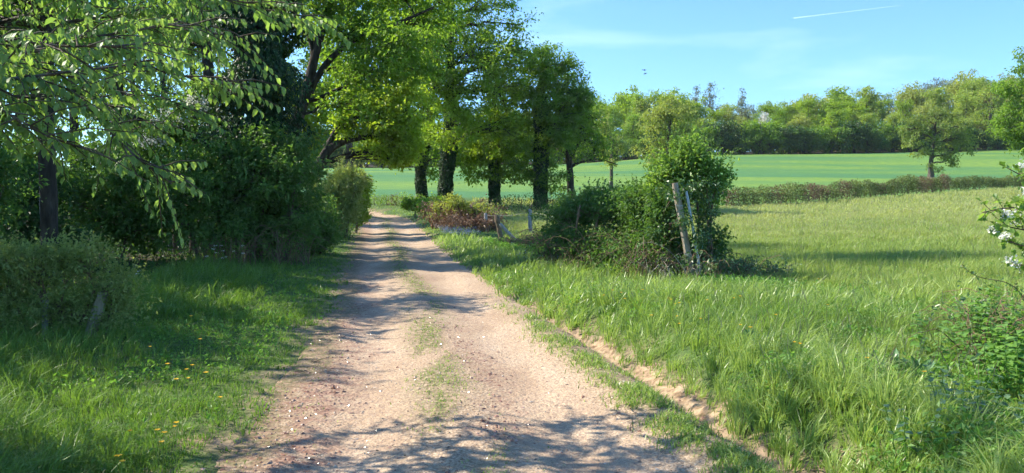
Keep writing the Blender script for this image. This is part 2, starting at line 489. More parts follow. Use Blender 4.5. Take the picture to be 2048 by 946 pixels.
# ------------------------------------------------------------------ the track
ty = np.concatenate([np.arange(-6, 2.5, .25), np.arange(2.5, 13, .05), np.arange(13, 26, .1), np.arange(26, 54.7, .16)])
ts = np.arange(-1.9, 2.75, .045)
ts = ts
S, TY = np.meshgrid(ts, ty)
slope = np.interp(TY, _YY, _SL)
nrm = np.sqrt(1 + slope ** 2)
TX = track_c(TY) + S * nrm
SS = track_s(TX, TY)
TZ = track_h(TX, TY) + .004
g = Geo()
idx = np.arange(S.size).reshape(S.shape)
g.add(np.stack([TX, TY, TZ], -1), np.stack([idx[:-1, :-1], idx[:-1, 1:], idx[1:, 1:], idx[1:, :-1]], -1).reshape(-1, 4))
nn = fbm(TX * 2.2, TY * .8, 4)
mid = np.exp(-((SS + .02 - .12 * np.sin(TY * .6)) / .24) ** 2) * sstep(.38, .62, nn + .30 * sstep(9, 18, TY) + .15 * (1 - sstep(5, 8, TY)) - .02)
strip = gully(TY) * np.exp(-((SS - strip_s(TY)) / .2) ** 2) * .9
lefte = sstep(-.15, .15, -SS - left_s(TY) + .5 * (nn - .5)) * .9
grassy = np.clip(mid + strip + lefte, 0, 1)
red = np.clip(sstep(.55, 1.2, -SS + .9 * (fbm(TX * 1.5, TY * 1.1) - .5)) * .9 + .55 * np.exp(-((SS - .25) / .3) ** 2) * sstep(.45, .7, fbm(TX * 1.9 + 5, TY * 1.3)), 0, 1)
sand = sstep(.1, .35, SS - strip_s(TY)) * gully(TY)

def track_material():
    m, nt, b, out = nodes_of('track_earth')
    N = nt.nodes.new; Lk = nt.links.new
    tc = N('ShaderNodeTexCoord')
    def noise(scale, stretch=(1, 1, 1), det=6):
        mp = N('ShaderNodeMapping'); mp.inputs['Scale'].default_value = stretch
        Lk(tc.outputs['Object'], mp.inputs['Vector'])
        n = N('ShaderNodeTexNoise'); n.inputs['Scale'].default_value = scale; n.inputs['Detail'].default_value = det
        Lk(mp.outputs['Vector'], n.inputs['Vector']); return n.outputs['Fac']
    def ramp(fac, stops):
        r = N('ShaderNodeValToRGB'); e = r.color_ramp.elements
        e[0].position, e[0].color = stops[0][0], (*stops[0][1], 1); e[1].position, e[1].color = stops[-1][0], (*stops[-1][1], 1)
        for p, c in stops[1:-1]:
            k = e.new(p); k.color = (*c, 1)
        Lk(fac, r.inputs['Fac']); return r.outputs['Color']
    def mix(f, a, bb, mode='MIX'):
        x = N('ShaderNodeMix'); x.data_type = 'RGBA'; x.blend_type = mode
        if isinstance(f, float): x.inputs['Factor'].default_value = f
        else: Lk(f, x.inputs['Factor'])
        for s, v in (('A', a), ('B', bb)):
            if isinstance(v, tuple): x.inputs[s].default_value = (*v, 1)
            else: Lk(v, x.inputs[s])
        return x.outputs['Result']
    def attr(n):
        a = N('ShaderNodeAttribute'); a.attribute_name = n; return a.outputs['Fac']
    c = ramp(noise(1.6, (1, .5, 1), 9), [(.3, (.34, .235, .15)), (.45, (.46, .335, .22)), (.6, (.54, .41, .28)), (.75, (.60, .48, .345))])
    c = mix(ramp(noise(26, det=5), [(.42, (0, 0, 0)), (.68, (.7, .7, .7))]), c, (.26, .17, .125))
    c = mix(ramp(noise(95, det=3), [(.56, (0, 0, 0)), (.68, (.8, .8, .8))]), c, (.55, .46, .37))
    redc = ramp(noise(34, det=5), [(.35, (.17, .085, .06)), (.55, (.30, .175, .13)), (.7, (.38, .26, .20))])
    coarse = ramp(noise(55, det=6), [(.38, (.23, .155, .095)), (.52, (.43, .31, .205)), (.66, (.58, .47, .35))])
    inv = N('ShaderNodeMath'); inv.operation = 'MULTIPLY_ADD'; inv.inputs[1].default_value = -.75; inv.inputs[2].default_value = .75
    Lk(attr('rut'), inv.inputs[0])
    c = mix(inv.outputs[0], c, coarse)
    rf = mix(1.0, attr('red'), ramp(noise(9, det=6), [(.38, (.15, .15, .15)), (.6, (1, 1, 1))]), 'MULTIPLY')
    c = mix(rf, c, redc)
    c = mix(ramp(noise(150, det=2), [(.58, (0, 0, 0)), (.64, (.9, .9, .9))]), c, (.17, .11, .085))
    c = mix(attr('sand'), c, ramp(noise(14, det=9), [(.3, (.15, .10, .06)), (.45, (.28, .195, .12)), (.6, (.42, .31, .20)), (.75, (.30, .21, .135))]))
    gf = mix(1.0, attr('grassy'), ramp(noise(16, det=6), [(.36, (.1, .1, .1)), (.58, (1, 1, 1))]), 'MULTIPLY')
    c = mix(gf, c, ramp(noise(30), [(.35, (.12, .12, .05)), (.65, (.18, .15, .085))]))
    Lk(c, b.inputs['Base Color'])
    b.inputs['Roughness'].default_value = .92; b.inputs['Specular IOR Level'].default_value = .12
    vo = N('ShaderNodeTexVoronoi'); vo.inputs['Scale'].default_value = 42
    Lk(tc.outputs['Object'], vo.inputs['Vector'])
    add = N('ShaderNodeMath'); add.operation = 'MULTIPLY_ADD'; add.inputs[1].default_value = -.35
    Lk(vo.outputs['Distance'], add.inputs[0]); Lk(noise(22, det=9), add.inputs[2])
    bp = N('ShaderNodeBump'); bp.inputs['Strength'].default_value = .65; bp.inputs['Distance'].default_value = .025
    Lk(add.outputs[0], bp.inputs['Height']); Lk(bp.outputs['Normal'], b.inputs['Normal'])
    return m
tr = obj('dirt_track', g, track_material(), smooth=True,
         attrs={'rut': np.clip(np.exp(-((SS + .70) / .34) ** 2) + np.exp(-((SS - .66) / .36) ** 2) + .5 * (nn - .5), 0, 1).ravel(), 'grassy': grassy.ravel(), 'red': red.ravel(), 'sand': sand.ravel()})
tag(tr, kind='structure')
def surf(x, y):
    """the walked-on height: track where the track shows, ground elsewhere"""
    return np.maximum(ground_h(x, y), np.where(np.abs(track_s(x, y)) < 3, track_h(x, y) + .004, -99))

# ------------------------------------------------------------------ trees and bushes
def resample(P, n):
    P = np.asarray(P, float)
    s = np.concatenate([[0], np.cumsum(np.linalg.norm(np.diff(P[:, :3], axis=0), axis=1))])
    # smooth (Catmull-like) by cubic blend of linear pieces
    q = np.linspace(0, s[-1], n)
    out = np.stack([np.interp(q, s, P[:, i]) for i in range(P.shape[1])], 1)
    for _ in range(3):
        out[1:-1] = (out[:-2] + 2 * out[1:-1] + out[2:]) / 4
    return out
def bez(A, B, r, n=6, up=.12, wob=.06):
    """curved branches from A (M,3) to B (M,3)"""
    Mn = len(A); t = np.linspace(0, 1, n)[None, :, None]
    d = B - A; ln = np.linalg.norm(d, axis=1)[:, None]
    C = A + d * .5 + np.array([0, 0, 1]) * ln * up + r.normal(size=(Mn, 3)) * ln * wob * 1.5
    P = A[:, None] * (1 - t) ** 2 + 2 * C[:, None] * t * (1 - t) + B[:, None] * t ** 2
    w = r.normal(size=(Mn, n, 3)) * ln[:, :, None] * wob * .35
    w[:, 0] = 0; w[:, -1] = 0
    return P + w
LEAF_MUL = 1.9; SIG_MUL = .68; NC_MUL = .8
def crown_parts(r, trunk, lobes, n_clump, n_leaf, leaf, sig, droop, upb, geoW, geoL, limb_r=.05, sub=True, wf=.5, fine=False, tones=(0, 1), flat=.6, stems=None, solid=2.4, twig_r=1.0, k_sub=3, spike=1.0, shoots=None):
    lobes = np.asarray(lobes, float)
    vol = (lobes[:, 3] * lobes[:, 4] * lobes[:, 5]) ** (2 / 3.)
    share = vol / vol.sum()
    if trunk is not None:
        ti_ = np.concatenate([np.full(len(t), i) for i, t in enumerate(trunk)]); tp = np.concatenate([np.asarray(t)[:, :3] for t in trunk]); trr = np.concatenate([np.asarray(t)[:, 3] for t in trunk])
    allpos = []; alltone = []; allc = []
    for lb, sh in zip(lobes, share):
        c = lb[:3]; rad = lb[3:6]
        k = max(3, int(round(n_clump * NC_MUL * sh)))
        d = norm(r.normal(size=(k, 3))); rr = r.random(k) ** (1 / solid)
        ph = r.random(6) * 6.28
        bump = 1 + .20 * np.sin(d[:, 0] * 5 + ph[0]) * np.cos(d[:, 2] * 4 + ph[1]) + .16 * np.sin(d[:, 1] * 7 + ph[2]) * np.sin(d[:, 2] * 8 + ph[3]) + .12 * r.normal(size=k)
        spk = r.random(k) < .13
        bump = bump + spk * (.15 + .3 * r.random(k)) * spike
        cp = c + d * rr[:, None] * rad * bump[:, None]
        if trunk is not None:
            score = np.linalg.norm(tp - c, axis=1) + 3 * np.maximum(tp[:, 2] - c[2] + .3, 0)
            j = int(np.argmin(score)); A = tp[j]
            gW = geoW[ti_[j]] if isinstance(geoW, list) else geoW
            r0 = min(trr[j] * .6, limb_r)
            limb = bez(A[None], c[None], r, 8, .10, .07)
            R = np.linspace(r0, max(.012, r0 * .25), 8)[None]
            tubes(limb, R, 6, geo=gW)
            if sub:
                ti = r.integers(2, 8, k); Bp = limb[0, ti]
                sb = bez(Bp, cp, r, 5, .05, .08)
                ln = np.linalg.norm(Bp - cp, axis=1)
                rb = np.clip(.010 + .010 * ln, .006, r0 * .6) * twig_r
                tubes(sb, rb[:, None] * np.linspace(1, .25, 5)[None], k_sub, geo=gW)
        m = np.maximum(3, (n_leaf * LEAF_MUL * (.5 + r.random(k))).astype(int))
        ci = np.repeat(np.arange(k), m)
        off = r.normal(size=(len(ci), 3)) * (sig * SIG_MUL * (.6 + .8 * r.random(k)))[ci][:, None] * np.array([1, 1, flat])
        pos = cp[ci] + off
        tone = np.clip(.5 * r.random(k)[ci] + .35 * r.random(len(ci)) + .15 * (rr[ci]), 0, 1) * (tones[1] - tones[0]) + tones[0]
        allpos.append(pos); alltone.append(tone); allc.append(off)
    if shoots:
        ns, sl = shoots
        w = vol / vol.sum(); li = r.choice(len(lobes), ns, p=w)
        d = norm(r.normal(size=(ns, 3)) + [0, 0, .9]); st = lobes[li, :3] + d * lobes[li, 3:6] * .75
        ln = sl * (.5 + r.random(ns)); dv = norm(d * .7 + r.normal(size=(ns, 3)) * .25 + [0, 0, .8])
        t = np.linspace(0, 1, 5)[None, :, None]
        P = st[:, None] + dv[:, None] * ln[:, None, None] * t + (r.normal(size=(ns, 1, 3)) * .12 * ln[:, None, None]) * t ** 2
        tubes(P, np.tile(np.linspace(leaf * .07, leaf * .025, 5), (ns, 1)), 3, geo=geoL)
        m = 16; q = r.random((ns, m)) ** .8
        ii = np.clip(q * 4, 0, 3.99); i0 = ii.astype(int); f = (ii - i0)[..., None]
        pp = np.take_along_axis(P, i0[..., None], 1) * (1 - f) + np.take_along_axis(P, (i0 + 1)[..., None], 1) * f
        a1 = r.random((ns, m)) * 6.28
        axx = np.stack([np.cos(a1), np.sin(a1), np.full_like(a1, .35)], -1) + dv[:, None] * .5
        leaves(pp.reshape(-1, 3), axx.reshape(-1, 3), (r.normal(size=(ns * m, 3)) * .4 + [0, 0, .8]), leaf * 1.1 * (.6 + .7 * r.random(ns * m)) * (1.15 - .6 * q.ravel()), wf, np.clip(.45 + .5 * r.random(ns * m), 0, 1), geoL, fine=fine)
    pos = np.concatenate(allpos); tone = np.concatenate(alltone); off = np.concatenate(allc)
    n = len(pos)
    ax = norm(off) * .6 + r.normal(size=(n, 3)) * .55 + np.array([0, 0, -droop])
    nr = r.normal(size=(n, 3)) * .6 + np.array([0, 0, upb])
    L = leaf * 1.12 * (.6 + .85 * r.random(n))
    leaves(pos, ax, nr, L, wf, tone, geoL, fine=fine)
    return n
def bark_trunk(geo, P, n=14, k=10, r=None, flare=True, lump=.06):
    Q = resample(P, n); Q2 = Q.copy()
    rad = Q[:, 3].copy()
    if flare: rad[0] *= 1.55; rad[1] *= 1.15
    g0 = len(geo.v)
    tubes(Q[:, :3], rad, k, geo=geo)
    if r is not None:
        V = geo.v[-1]; cen = np.repeat(Q[:, :3], k, 0)
        f = 1 + lump * r.normal(size=(len(V), 1)) + .10 * np.sin(np.tile(np.arange(k), n) * 2 * math.pi * 3 / k + 1)[:, None]
        geo.v[-1] = (cen + (V - cen) * f).astype(np.float32)
    return Q

def tree(name, label, cat, base, trunks, lobes, n_clump=120, n_leaf=26, leaf=.12, sig=.35, droop=.35, upb=.8,
         bark='bark', mat='oak_leaf', seed=1, group=None, ivy=None, ivy_leaf=.11, sub=True, limb_r=.07, wf=.55, fine=False,
         tones=(0, 1), flat=.6, solid=2.4, extra=None, crown='crown', wood='trunk', twig_r=1.0, spike=1.0, shoots=None):
    """trunks: list of world polylines (x,y,z,r); lobes: world ellipsoids"""
    r = rng(seed)
    b = np.array(base, float)
    T = []
    for t in trunks:
        t = np.array(t, float); t[:, :3] -= b; T.append(t)
    L = np.array(lobes, float); L[:, :3] -= b
    root = thing(name, label, cat, tuple(b), group=group)
    many = wood == 'stem'
    gw = [Geo() for _ in T] if many else Geo(); gl = Geo(); Q = []
    for i, t in enumerate(T): Q.append(bark_trunk(gw[i] if many else gw, t, 16, 10, r, flare=t[0, 3] > .09))
    crown_parts(r, Q, L, n_clump, n_leaf, leaf, sig, droop, upb, gw, gl, limb_r=limb_r, sub=sub, wf=wf, fine=fine, tones=tones, flat=flat, solid=solid, twig_r=twig_r, spike=spike, shoots=shoots)
    for g_ in (gw if many else [gw]): obj(wood, g_, M[bark], root, smooth=True)
    obj(crown, gl, M[mat], root)
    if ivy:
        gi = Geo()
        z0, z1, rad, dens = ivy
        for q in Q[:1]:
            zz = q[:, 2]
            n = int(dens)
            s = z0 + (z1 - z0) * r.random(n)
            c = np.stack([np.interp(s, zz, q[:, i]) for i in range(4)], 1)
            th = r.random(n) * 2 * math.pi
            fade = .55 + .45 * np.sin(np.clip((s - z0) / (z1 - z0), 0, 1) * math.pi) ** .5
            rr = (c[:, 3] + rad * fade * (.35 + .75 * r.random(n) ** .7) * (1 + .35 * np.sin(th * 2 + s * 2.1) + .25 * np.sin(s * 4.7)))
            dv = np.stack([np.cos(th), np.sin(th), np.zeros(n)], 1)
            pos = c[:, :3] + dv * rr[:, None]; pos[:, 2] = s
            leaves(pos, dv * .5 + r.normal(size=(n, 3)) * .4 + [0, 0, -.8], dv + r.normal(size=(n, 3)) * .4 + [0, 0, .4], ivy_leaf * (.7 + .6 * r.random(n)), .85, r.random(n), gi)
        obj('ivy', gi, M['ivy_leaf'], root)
    if extra: extra(root, r, b)
    return root

def px_lobes(d, arr):
    """ellipsoids given as (column, row, half width px, half height px, depth offset) at depth d"""
    out = []
    for a in arr:
        u, v, ru, rv = a[:4]; dd = a[4] if len(a) > 4 else 0
        D = d + dd; p = W(u, v, D); s = D / F
        out.append([p[0], p[1], p[2], ru * s, (ru + rv) * .5 * s, rv * s])
    return out
def px_trunk(d, arr):
    """(column, row, half width px[, depth offset])"""
    out = []
    for a in arr:
        D = d + (a[3] if len(a) > 3 else 0); p = W(a[0], a[1], D); out.append([p[0], p[1], p[2], a[2] * D / F])
    return out
def rooted(tr, sink=.15):
    """start a trunk a little under the ground straight below its first point"""
    t = [list(a) for a in tr]
    z = gz(t[0][0], t[0][1])
    t[0][2] = z - sink
    return t, (t[0][0], t[0][1], z)
def bush(name, label, cat, d, arr, stem_px, mat='dark_leaf', bark='twig', **kw):
    lob = px_lobes(d, arr)
    tr = []
    for s in stem_px:
        t = px_trunk(d, s); t, b = rooted(t, .05); tr.append(t)
    cx = np.mean([l[0] for l in lob]); cy = np.mean([l[1] for l in lob])
    return tree(name, label, cat, (cx, cy, gz(cx, cy)), tr, lob, bark=bark, mat=mat, crown='foliage', wood='stem', **kw)
# ------------------------------------------------------------------ the air
def haze(dens):
    g = Geo(); x0, x1, y0, y1, z0, z1 = -420, 620, -60, 900, -12, 130
    v = [(x, y, z) for z in (z0, z1) for y in (y0, y1) for x in (x0, x1)]
    g.add(v, [[0, 2, 3, 1], [4, 5, 7, 6], [0, 1, 5, 4], [2, 6, 7, 3], [0, 4, 6, 2], [1, 3, 7, 5]])
    m = bpy.data.materials.new('haze'); m.use_nodes = True; nt = m.node_tree; nt.nodes.clear()
    o = nt.nodes.new('ShaderNodeOutputMaterial'); v = nt.nodes.new('ShaderNodeVolumePrincipled')
    v.inputs['Density'].default_value = dens; v.inputs['Color'].default_value = (.86, .93, 1, 1); v.inputs['Anisotropy'].default_value = .3
    nt.links.new(v.outputs[0], o.inputs['Volume'])
    ob = obj('haze', g, m); tag(ob, 'thin pale summer haze in the air over the fields', 'haze', kind='stuff')
haze(.00016)
# ================================================================== the row of ivy-clad trees beyond the bend
def simple_tree(name, label, cat, d, trunk_px, lob_px, **kw):
    t, b = rooted(px_trunk(d, trunk_px))
    more = [px_trunk(d, x) for x in kw.pop('more', [])]
    return tree(name, label, cat, b, [t] + more, px_lobes(d, lob_px), **kw)

simple_tree('ivy_clad_tree', 'leaning ivy clad tree, leftmost of the row where the track bends', 'tree', 58,
            [(848, 398, 8), (838, 345, 7.5), (850, 290, 7), (862, 220, 7), (868, 140, 5)],
            [(850, 240, 45, 60), (875, 170, 55, 60), (840, 300, 40, 38), (880, 90, 60, 60), (860, 345, 26, 22), (825, 250, 40, 40), (870, 260, 40, 50, -2), (900, 310, 26, 30, -1)],
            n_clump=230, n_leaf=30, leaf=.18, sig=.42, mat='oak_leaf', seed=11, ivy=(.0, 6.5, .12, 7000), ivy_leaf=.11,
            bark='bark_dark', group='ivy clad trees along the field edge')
simple_tree('ivy_clad_tree', 'tallest ivy clad tree, thick dark trunk just right of the track bend', 'tree', 54,
            [(888, 402, 11), (893, 340, 10), (902, 270, 10), (906, 200, 10), (900, 120, 8), (905, 40, 5), (900, -60, 3)],
            [(905, 60, 75, 60), (850, 110, 70, 60, -2), (960, 100, 80, 70, -1), (930, 180, 70, 50, -2.5), (1000, 190, 62, 62), (880, -20, 90, 60),
             (985, 20, 60, 55), (820, 30, 60, 60, 1), (1010, 260, 55, 45, -1), (950, 250, 48, 45, -2), (960, -50, 70, 55), (870, 180, 45, 50, -2), (1040, 55, 28, 32), (985, 130, 50, 55, -3), (1035, 130, 38, 45), (905, 250, 50, 40, -3), (820, 130, 60, 60, -3), (870, 280, 40, 36, -2.5), (760, 60, 70, 60, -2), (1050, 110, 34, 40, -1), (790, 0, 70, 60, -2)],
            n_clump=780, n_leaf=34, leaf=.17, sig=.42, mat='lime_leaf', seed=12, ivy=(.0, 8.6, .14, 12000), ivy_leaf=.11, bark='bark_dark', limb_r=.12,
            group='ivy clad trees along the field edge')
simple_tree('ivy_clad_tree', 'low spreading ivy clad tree, middle of the row of five', 'tree', 57,
            [(990, 405, 7.5), (988, 350, 7), (990, 300, 8), (985, 240, 6), (990, 190, 4)],
            [(990, 290, 60, 48, -1), (945, 310, 40, 42), (1030, 300, 48, 44), (1000, 230, 60, 50), (960, 350, 38, 24), (1020, 345, 30, 24), (985, 345, 18, 40), (945, 255, 42, 46, 1), (1035, 235, 42, 46), (1045, 330, 26, 20), (990, 270, 50, 40, -2), (1000, 170, 50, 40, 1)],
            n_clump=400, n_leaf=32, leaf=.17, sig=.38, mat='lime_leaf', seed=13, ivy=(.0, 4.6, .12, 6000), ivy_leaf=.11, bark='bark_dark',
            group='ivy clad trees along the field edge')
simple_tree('ivy_clad_tree', 'tall narrow ivy clad tree, fourth of the row, against open sky', 'tree', 56,
            [(1082, 404, 8), (1080, 350, 8), (1084, 290, 8), (1080, 230, 8), (1082, 170, 8), (1092, 120, 4)],
            [(1090, 145, 48, 50), (1130, 170, 42, 60), (1060, 190, 40, 50), (1120, 240, 50, 50), (1075, 300, 38, 45), (1100, 350, 40, 26), (1060, 350, 22, 24), (1085, 110, 35, 22), (1140, 210, 35, 40), (1135, 125, 25, 24), (1085, 200, 36, 50, -1.6), (1085, 150, 36, 40, -1.6), (1110, 270, 40, 40, -1.5), (1160, 190, 24, 36), (1150, 250, 34, 40)],
            n_clump=480, n_leaf=32, leaf=.16, sig=.36, mat='oak_leaf', seed=14, ivy=(.0, 8.0, .19, 13000), ivy_leaf=.11, bark='bark_dark', tones=(0, .8),
            group='ivy clad trees along the field edge')
simple_tree('slender_tree', 'slender bare stemmed tree with thin spreading twigs, right end of the row', 'tree', 58,
            [(1142, 402, 7), (1140, 350, 6.5), (1138, 320, 6), (1130, 270, 4.5), (1135, 210, 3), (1150, 160, 2)],
            [(1160, 260, 55, 50), (1130, 250, 45, 50), (1185, 300, 38, 26), (1160, 205, 42, 40), (1120, 300, 30, 26), (1205, 290, 35, 20), (1190, 235, 30, 30), (1128, 372, 22, 18), (1170, 230, 40, 44), (1175, 275, 42, 36), (1150, 190, 34, 34), (1125, 230, 30, 50, -1)],
            n_clump=330, n_leaf=17, leaf=.15, sig=.38, mat='oak_leaf', seed=15, bark='bark_dark', limb_r=.09, twig_r=1.3,
            more=[[(1139, 335, 3), (1165, 322, 2), (1200, 318, 1.2), (1235, 330, .7)], [(1138, 325, 3), (1155, 290, 2.2), (1172, 240, 2)]])

# ================================================================== lone tree, its neighbours in and beyond the field
LONE = simple_tree('field_tree', 'lone bronze and green tree standing in the sown field above the low hedge', 'tree', 99,
            [(1859, 352, 7), (1858, 325, 5), (1862, 295, 4), (1866, 260, 3), (1868, 225, 2.5)],
            [(1862, 250, 48, 32), (1815, 258, 26, 34), (1918, 272, 36, 38), (1868, 222, 40, 16), (1892, 308, 34, 18), (1838, 302, 24, 18), (1818, 232, 24, 16), (1940, 250, 18, 22), (1862, 335, 12, 14), (1908, 226, 28, 16), (1795, 250, 12, 14), (1915, 322, 16, 12), (1950, 295, 12, 14), (1880, 340, 10, 8)],
            n_clump=360, n_leaf=13, leaf=.25, sig=.42, spike=1.6, mat='bronze_leaf', seed=21, limb_r=.13, solid=2.0)
LONE.scale = (.84, .84, .93)
simple_tree('field_tree', 'airy yellow green tree rising directly behind the post and its bush', 'tree', 78,
            [(1338, 378, 6), (1337, 330, 5), (1335, 280, 4), (1338, 230, 3)],
            [(1335, 235, 58, 34), (1300, 255, 30, 32), (1375, 262, 32, 34), (1340, 285, 48, 26), (1340, 205, 34, 16), (1318, 310, 30, 22), (1370, 225, 26, 22), (1350, 320, 36, 24), (1288, 300, 18, 8)],
            n_clump=250, n_leaf=22, leaf=.19, sig=.42, mat='pale_leaf', seed=22, limb_r=.1, solid=2.0)
simple_tree('field_tree', 'small pale tree with thin side sprays right of the ivy row', 'tree', 74,
            [(1222, 385, 4), (1222, 330, 3), (1225, 280, 2)],
            [(1225, 285, 26, 20), (1205, 255, 22, 26), (1240, 300, 14, 8), (1220, 318, 20, 14)],
            n_clump=70, n_leaf=18, leaf=.18, sig=.35, mat='pale_leaf', seed=23, limb_r=.06)
simple_tree('broadleaf_tree', 'big dark green tree cut off by the right edge of the view', 'tree', 66,
            [(2090, 352, 14), (2088, 300, 12), (2085, 240, 10), (2080, 170, 6)],
            [(2050, 185, 58, 50), (2035, 245, 42, 45), (2090, 270, 50, 40), (2065, 135, 38, 30), (2015, 175, 30, 26), (2045, 298, 30, 18), (2120, 200, 60, 80), (2000, 235, 18, 24), (2045, 118, 18, 16), (2025, 275, 28, 26)],
            n_clump=300, n_leaf=34, leaf=.19, sig=.42, mat='oak_leaf', seed=24, limb_r=.12)
simple_tree('broadleaf_tree', 'mid green round tree just left of the edge tree, behind the field', 'tree', 152,
            [(1975, 300, 5), (1975, 260, 4), (1975, 200, 3)],
            [(1975, 215, 38, 45), (1950, 250, 24, 34), (1998, 240, 30, 40), (1980, 180, 26, 20), (1970, 280, 40, 22)],
            n_clump=130, n_leaf=26, leaf=.30, sig=.6, mat='far_leaf', seed=25)

# ================================================================== the wood behind the field
def wood_variant(seed, h, w, mat, bark='bark', nc=110, nl=26, leaf=.32, sig=.62, lob=None, low=.16, solid=2.3, tones=(0, 1)):
    r = rng(seed)
    P = np.array([[0, 0, -.3, .24], [.1, 0, h * .3, .19], [-.1, .1, h * .6, .12], [0, 0, h * .9, .04]])
    if lob is None:
        lob = []
        for i in range(9):
            a = i * 2.4 + r.random(); q = .25 + .75 * ((i * .37) % 1); z = h * (low + (.86 - low) * ((i * .61 + .1) % 1))
            f = math.sin(math.pi * min(1, max(.12, (z / h - low * .6) / (1 - low * .6)))) ** .6
            lob.append([math.cos(a) * w * .55 * q * f, math.sin(a) * w * .55 * q * f, z, w * .42, w * .42, h * .15])
        lob.append([0, 0, h * .86, w * .35, w * .35, h * .13])
    gw = Geo(); gl = Geo()
    Q = bark_trunk(gw, P, 10, 8, r)
    crown_parts(r, [Q], np.array(lob), nc, nl, leaf, sig, .3, .8, gw, gl, limb_r=.12, sub=True, tones=tones, solid=solid)
    return gw.mesh('trunk', M[bark], True), gl.mesh('crown', M[mat])
V_oak = [wood_variant(101, 11, 4.6, 'far_leaf'), wood_variant(102, 12.5, 4.2, 'lime_leaf'), wood_variant(103, 10, 4.8, 'lime_leaf'),
         wood_variant(104, 12, 4.4, 'oak_leaf'), wood_variant(105, 10.5, 5, 'pale_leaf'), wood_variant(106, 13, 4.0, 'grey_leaf', nl=15, leaf=.3)]
V_tall = wood_variant(110, 17, 2.6, 'grey_leaf', nc=80, nl=14, leaf=.36, sig=.6,
                      lob=[[0, 0, 15.5, 1.3, 1.3, 1.5], [.9, 0, 13.5, 1.4, 1.3, 1.4], [-1.0, .3, 12.5, 1.4, 1.3, 1.7], [.5, 0, 11, 1.8, 1.6, 1.5], [-.5, 0, 9, 1.8, 1.8, 2], [.6, 0, 7, 2, 2, 2]])
V_cone = wood_variant(111, 15, 2, 'grey_leaf', nc=70, nl=14, leaf=.34, sig=.4,
                      lob=[[0, 0, 14, .35, .35, 1.2], [0, 0, 12.3, .8, .8, .9], [0, 0, 11, 1.2, 1.2, .9], [0, 0, 9.4, 1.6, 1.6, 1.1], [0, 0, 7.5, 1.9, 1.9, 1.5]])
V_blossom = wood_variant(112, 7, 3.2, 'blossom', nc=70, nl=20, leaf=.3, sig=.5, low=.3)
V_bush = [wood_variant(120 + i, 4.6, 5.2, m, 'bark_dark', nc=110, nl=30, leaf=.26, sig=.5, low=.10,
          lob=[[-2.2, 0, 1.6, 1.6, 1.6, 1.5], [2.3, .4, 1.5, 1.7, 1.6, 1.4], [0, -.3, 2.4, 2.0, 1.7, 1.7], [-1, .5, 3.3, 1.3, 1.3, .9], [1.3, 0, 3.2, 1.2, 1.2, .9]])
          for i, m in enumerate(['dark_leaf', 'wood_leaf', 'oak_leaf'])]
NSH = 40
def place_var(name, label, cat, var, x, y, s, rz, group=None, sz=None):
    root = thing(name, label, cat, (x, y, gz(x, y) + .25 * 0), rz, group)
    root.scale = (s, s, sz or s)
    obj('trunk', var[0], None, root); obj('crown', var[1], None, root)
    return root
r = rng(77)
G_EDGE = 'trees packed along the edge of the wood behind the field'
PLACES = [(640, 'left of the arching tree'), (740, 'behind the arching tree'), (830, 'above the track bend'), (880, 'behind the leftmost ivy tree'), (940, 'behind the tallest ivy tree'),
          (1040, 'behind the middle ivy tree'), (1110, 'behind the narrow ivy tree'), (1180, 'behind the slender tree'), (1260, 'past the slender tree'), (1330, 'behind the post bush'),
          (1400, 'below the shorter airy tree'), (1450, 'under the tall airy pair'), (1505, 'under the pointed conifer'), (1560, 'beside the white blossom'), (1630, 'right of the white blossom'),
          (1700, 'left of the field tree'), (1775, 'well left of the lone field tree'), (1830, 'just left of the lone field tree'), (1900, 'behind the lone field tree'), (1960, 'just right of the lone field tree'), (2030, 'left of the edge tree'), (2110, 'behind the edge tree'), (9999, 'beyond the right picture edge')]
USED = {}
def label_at(head, mid, uu):
    pl = next(p for q, p in PLACES if uu < q)
    lab = '%s %s, %s' % (head, mid, pl)
    k = USED.get(lab, 0); USED[lab] = k + 1
    return lab if k == 0 else 'paired ' + lab if k == 1 else 'further ' + lab
LAB = {0: 'mid green round topped tree packed in the wood beyond the field', 1: 'bright green broad tree packed in the wood beyond the field',
       2: 'bright yellow green spreading tree packed in the wood beyond the field', 3: 'deep green full tree packed in the wood beyond the field',
       4: 'pale spring green spreading tree packed in the wood beyond the field', 5: 'grey green thinly leafed tree packed in the wood beyond the field'}
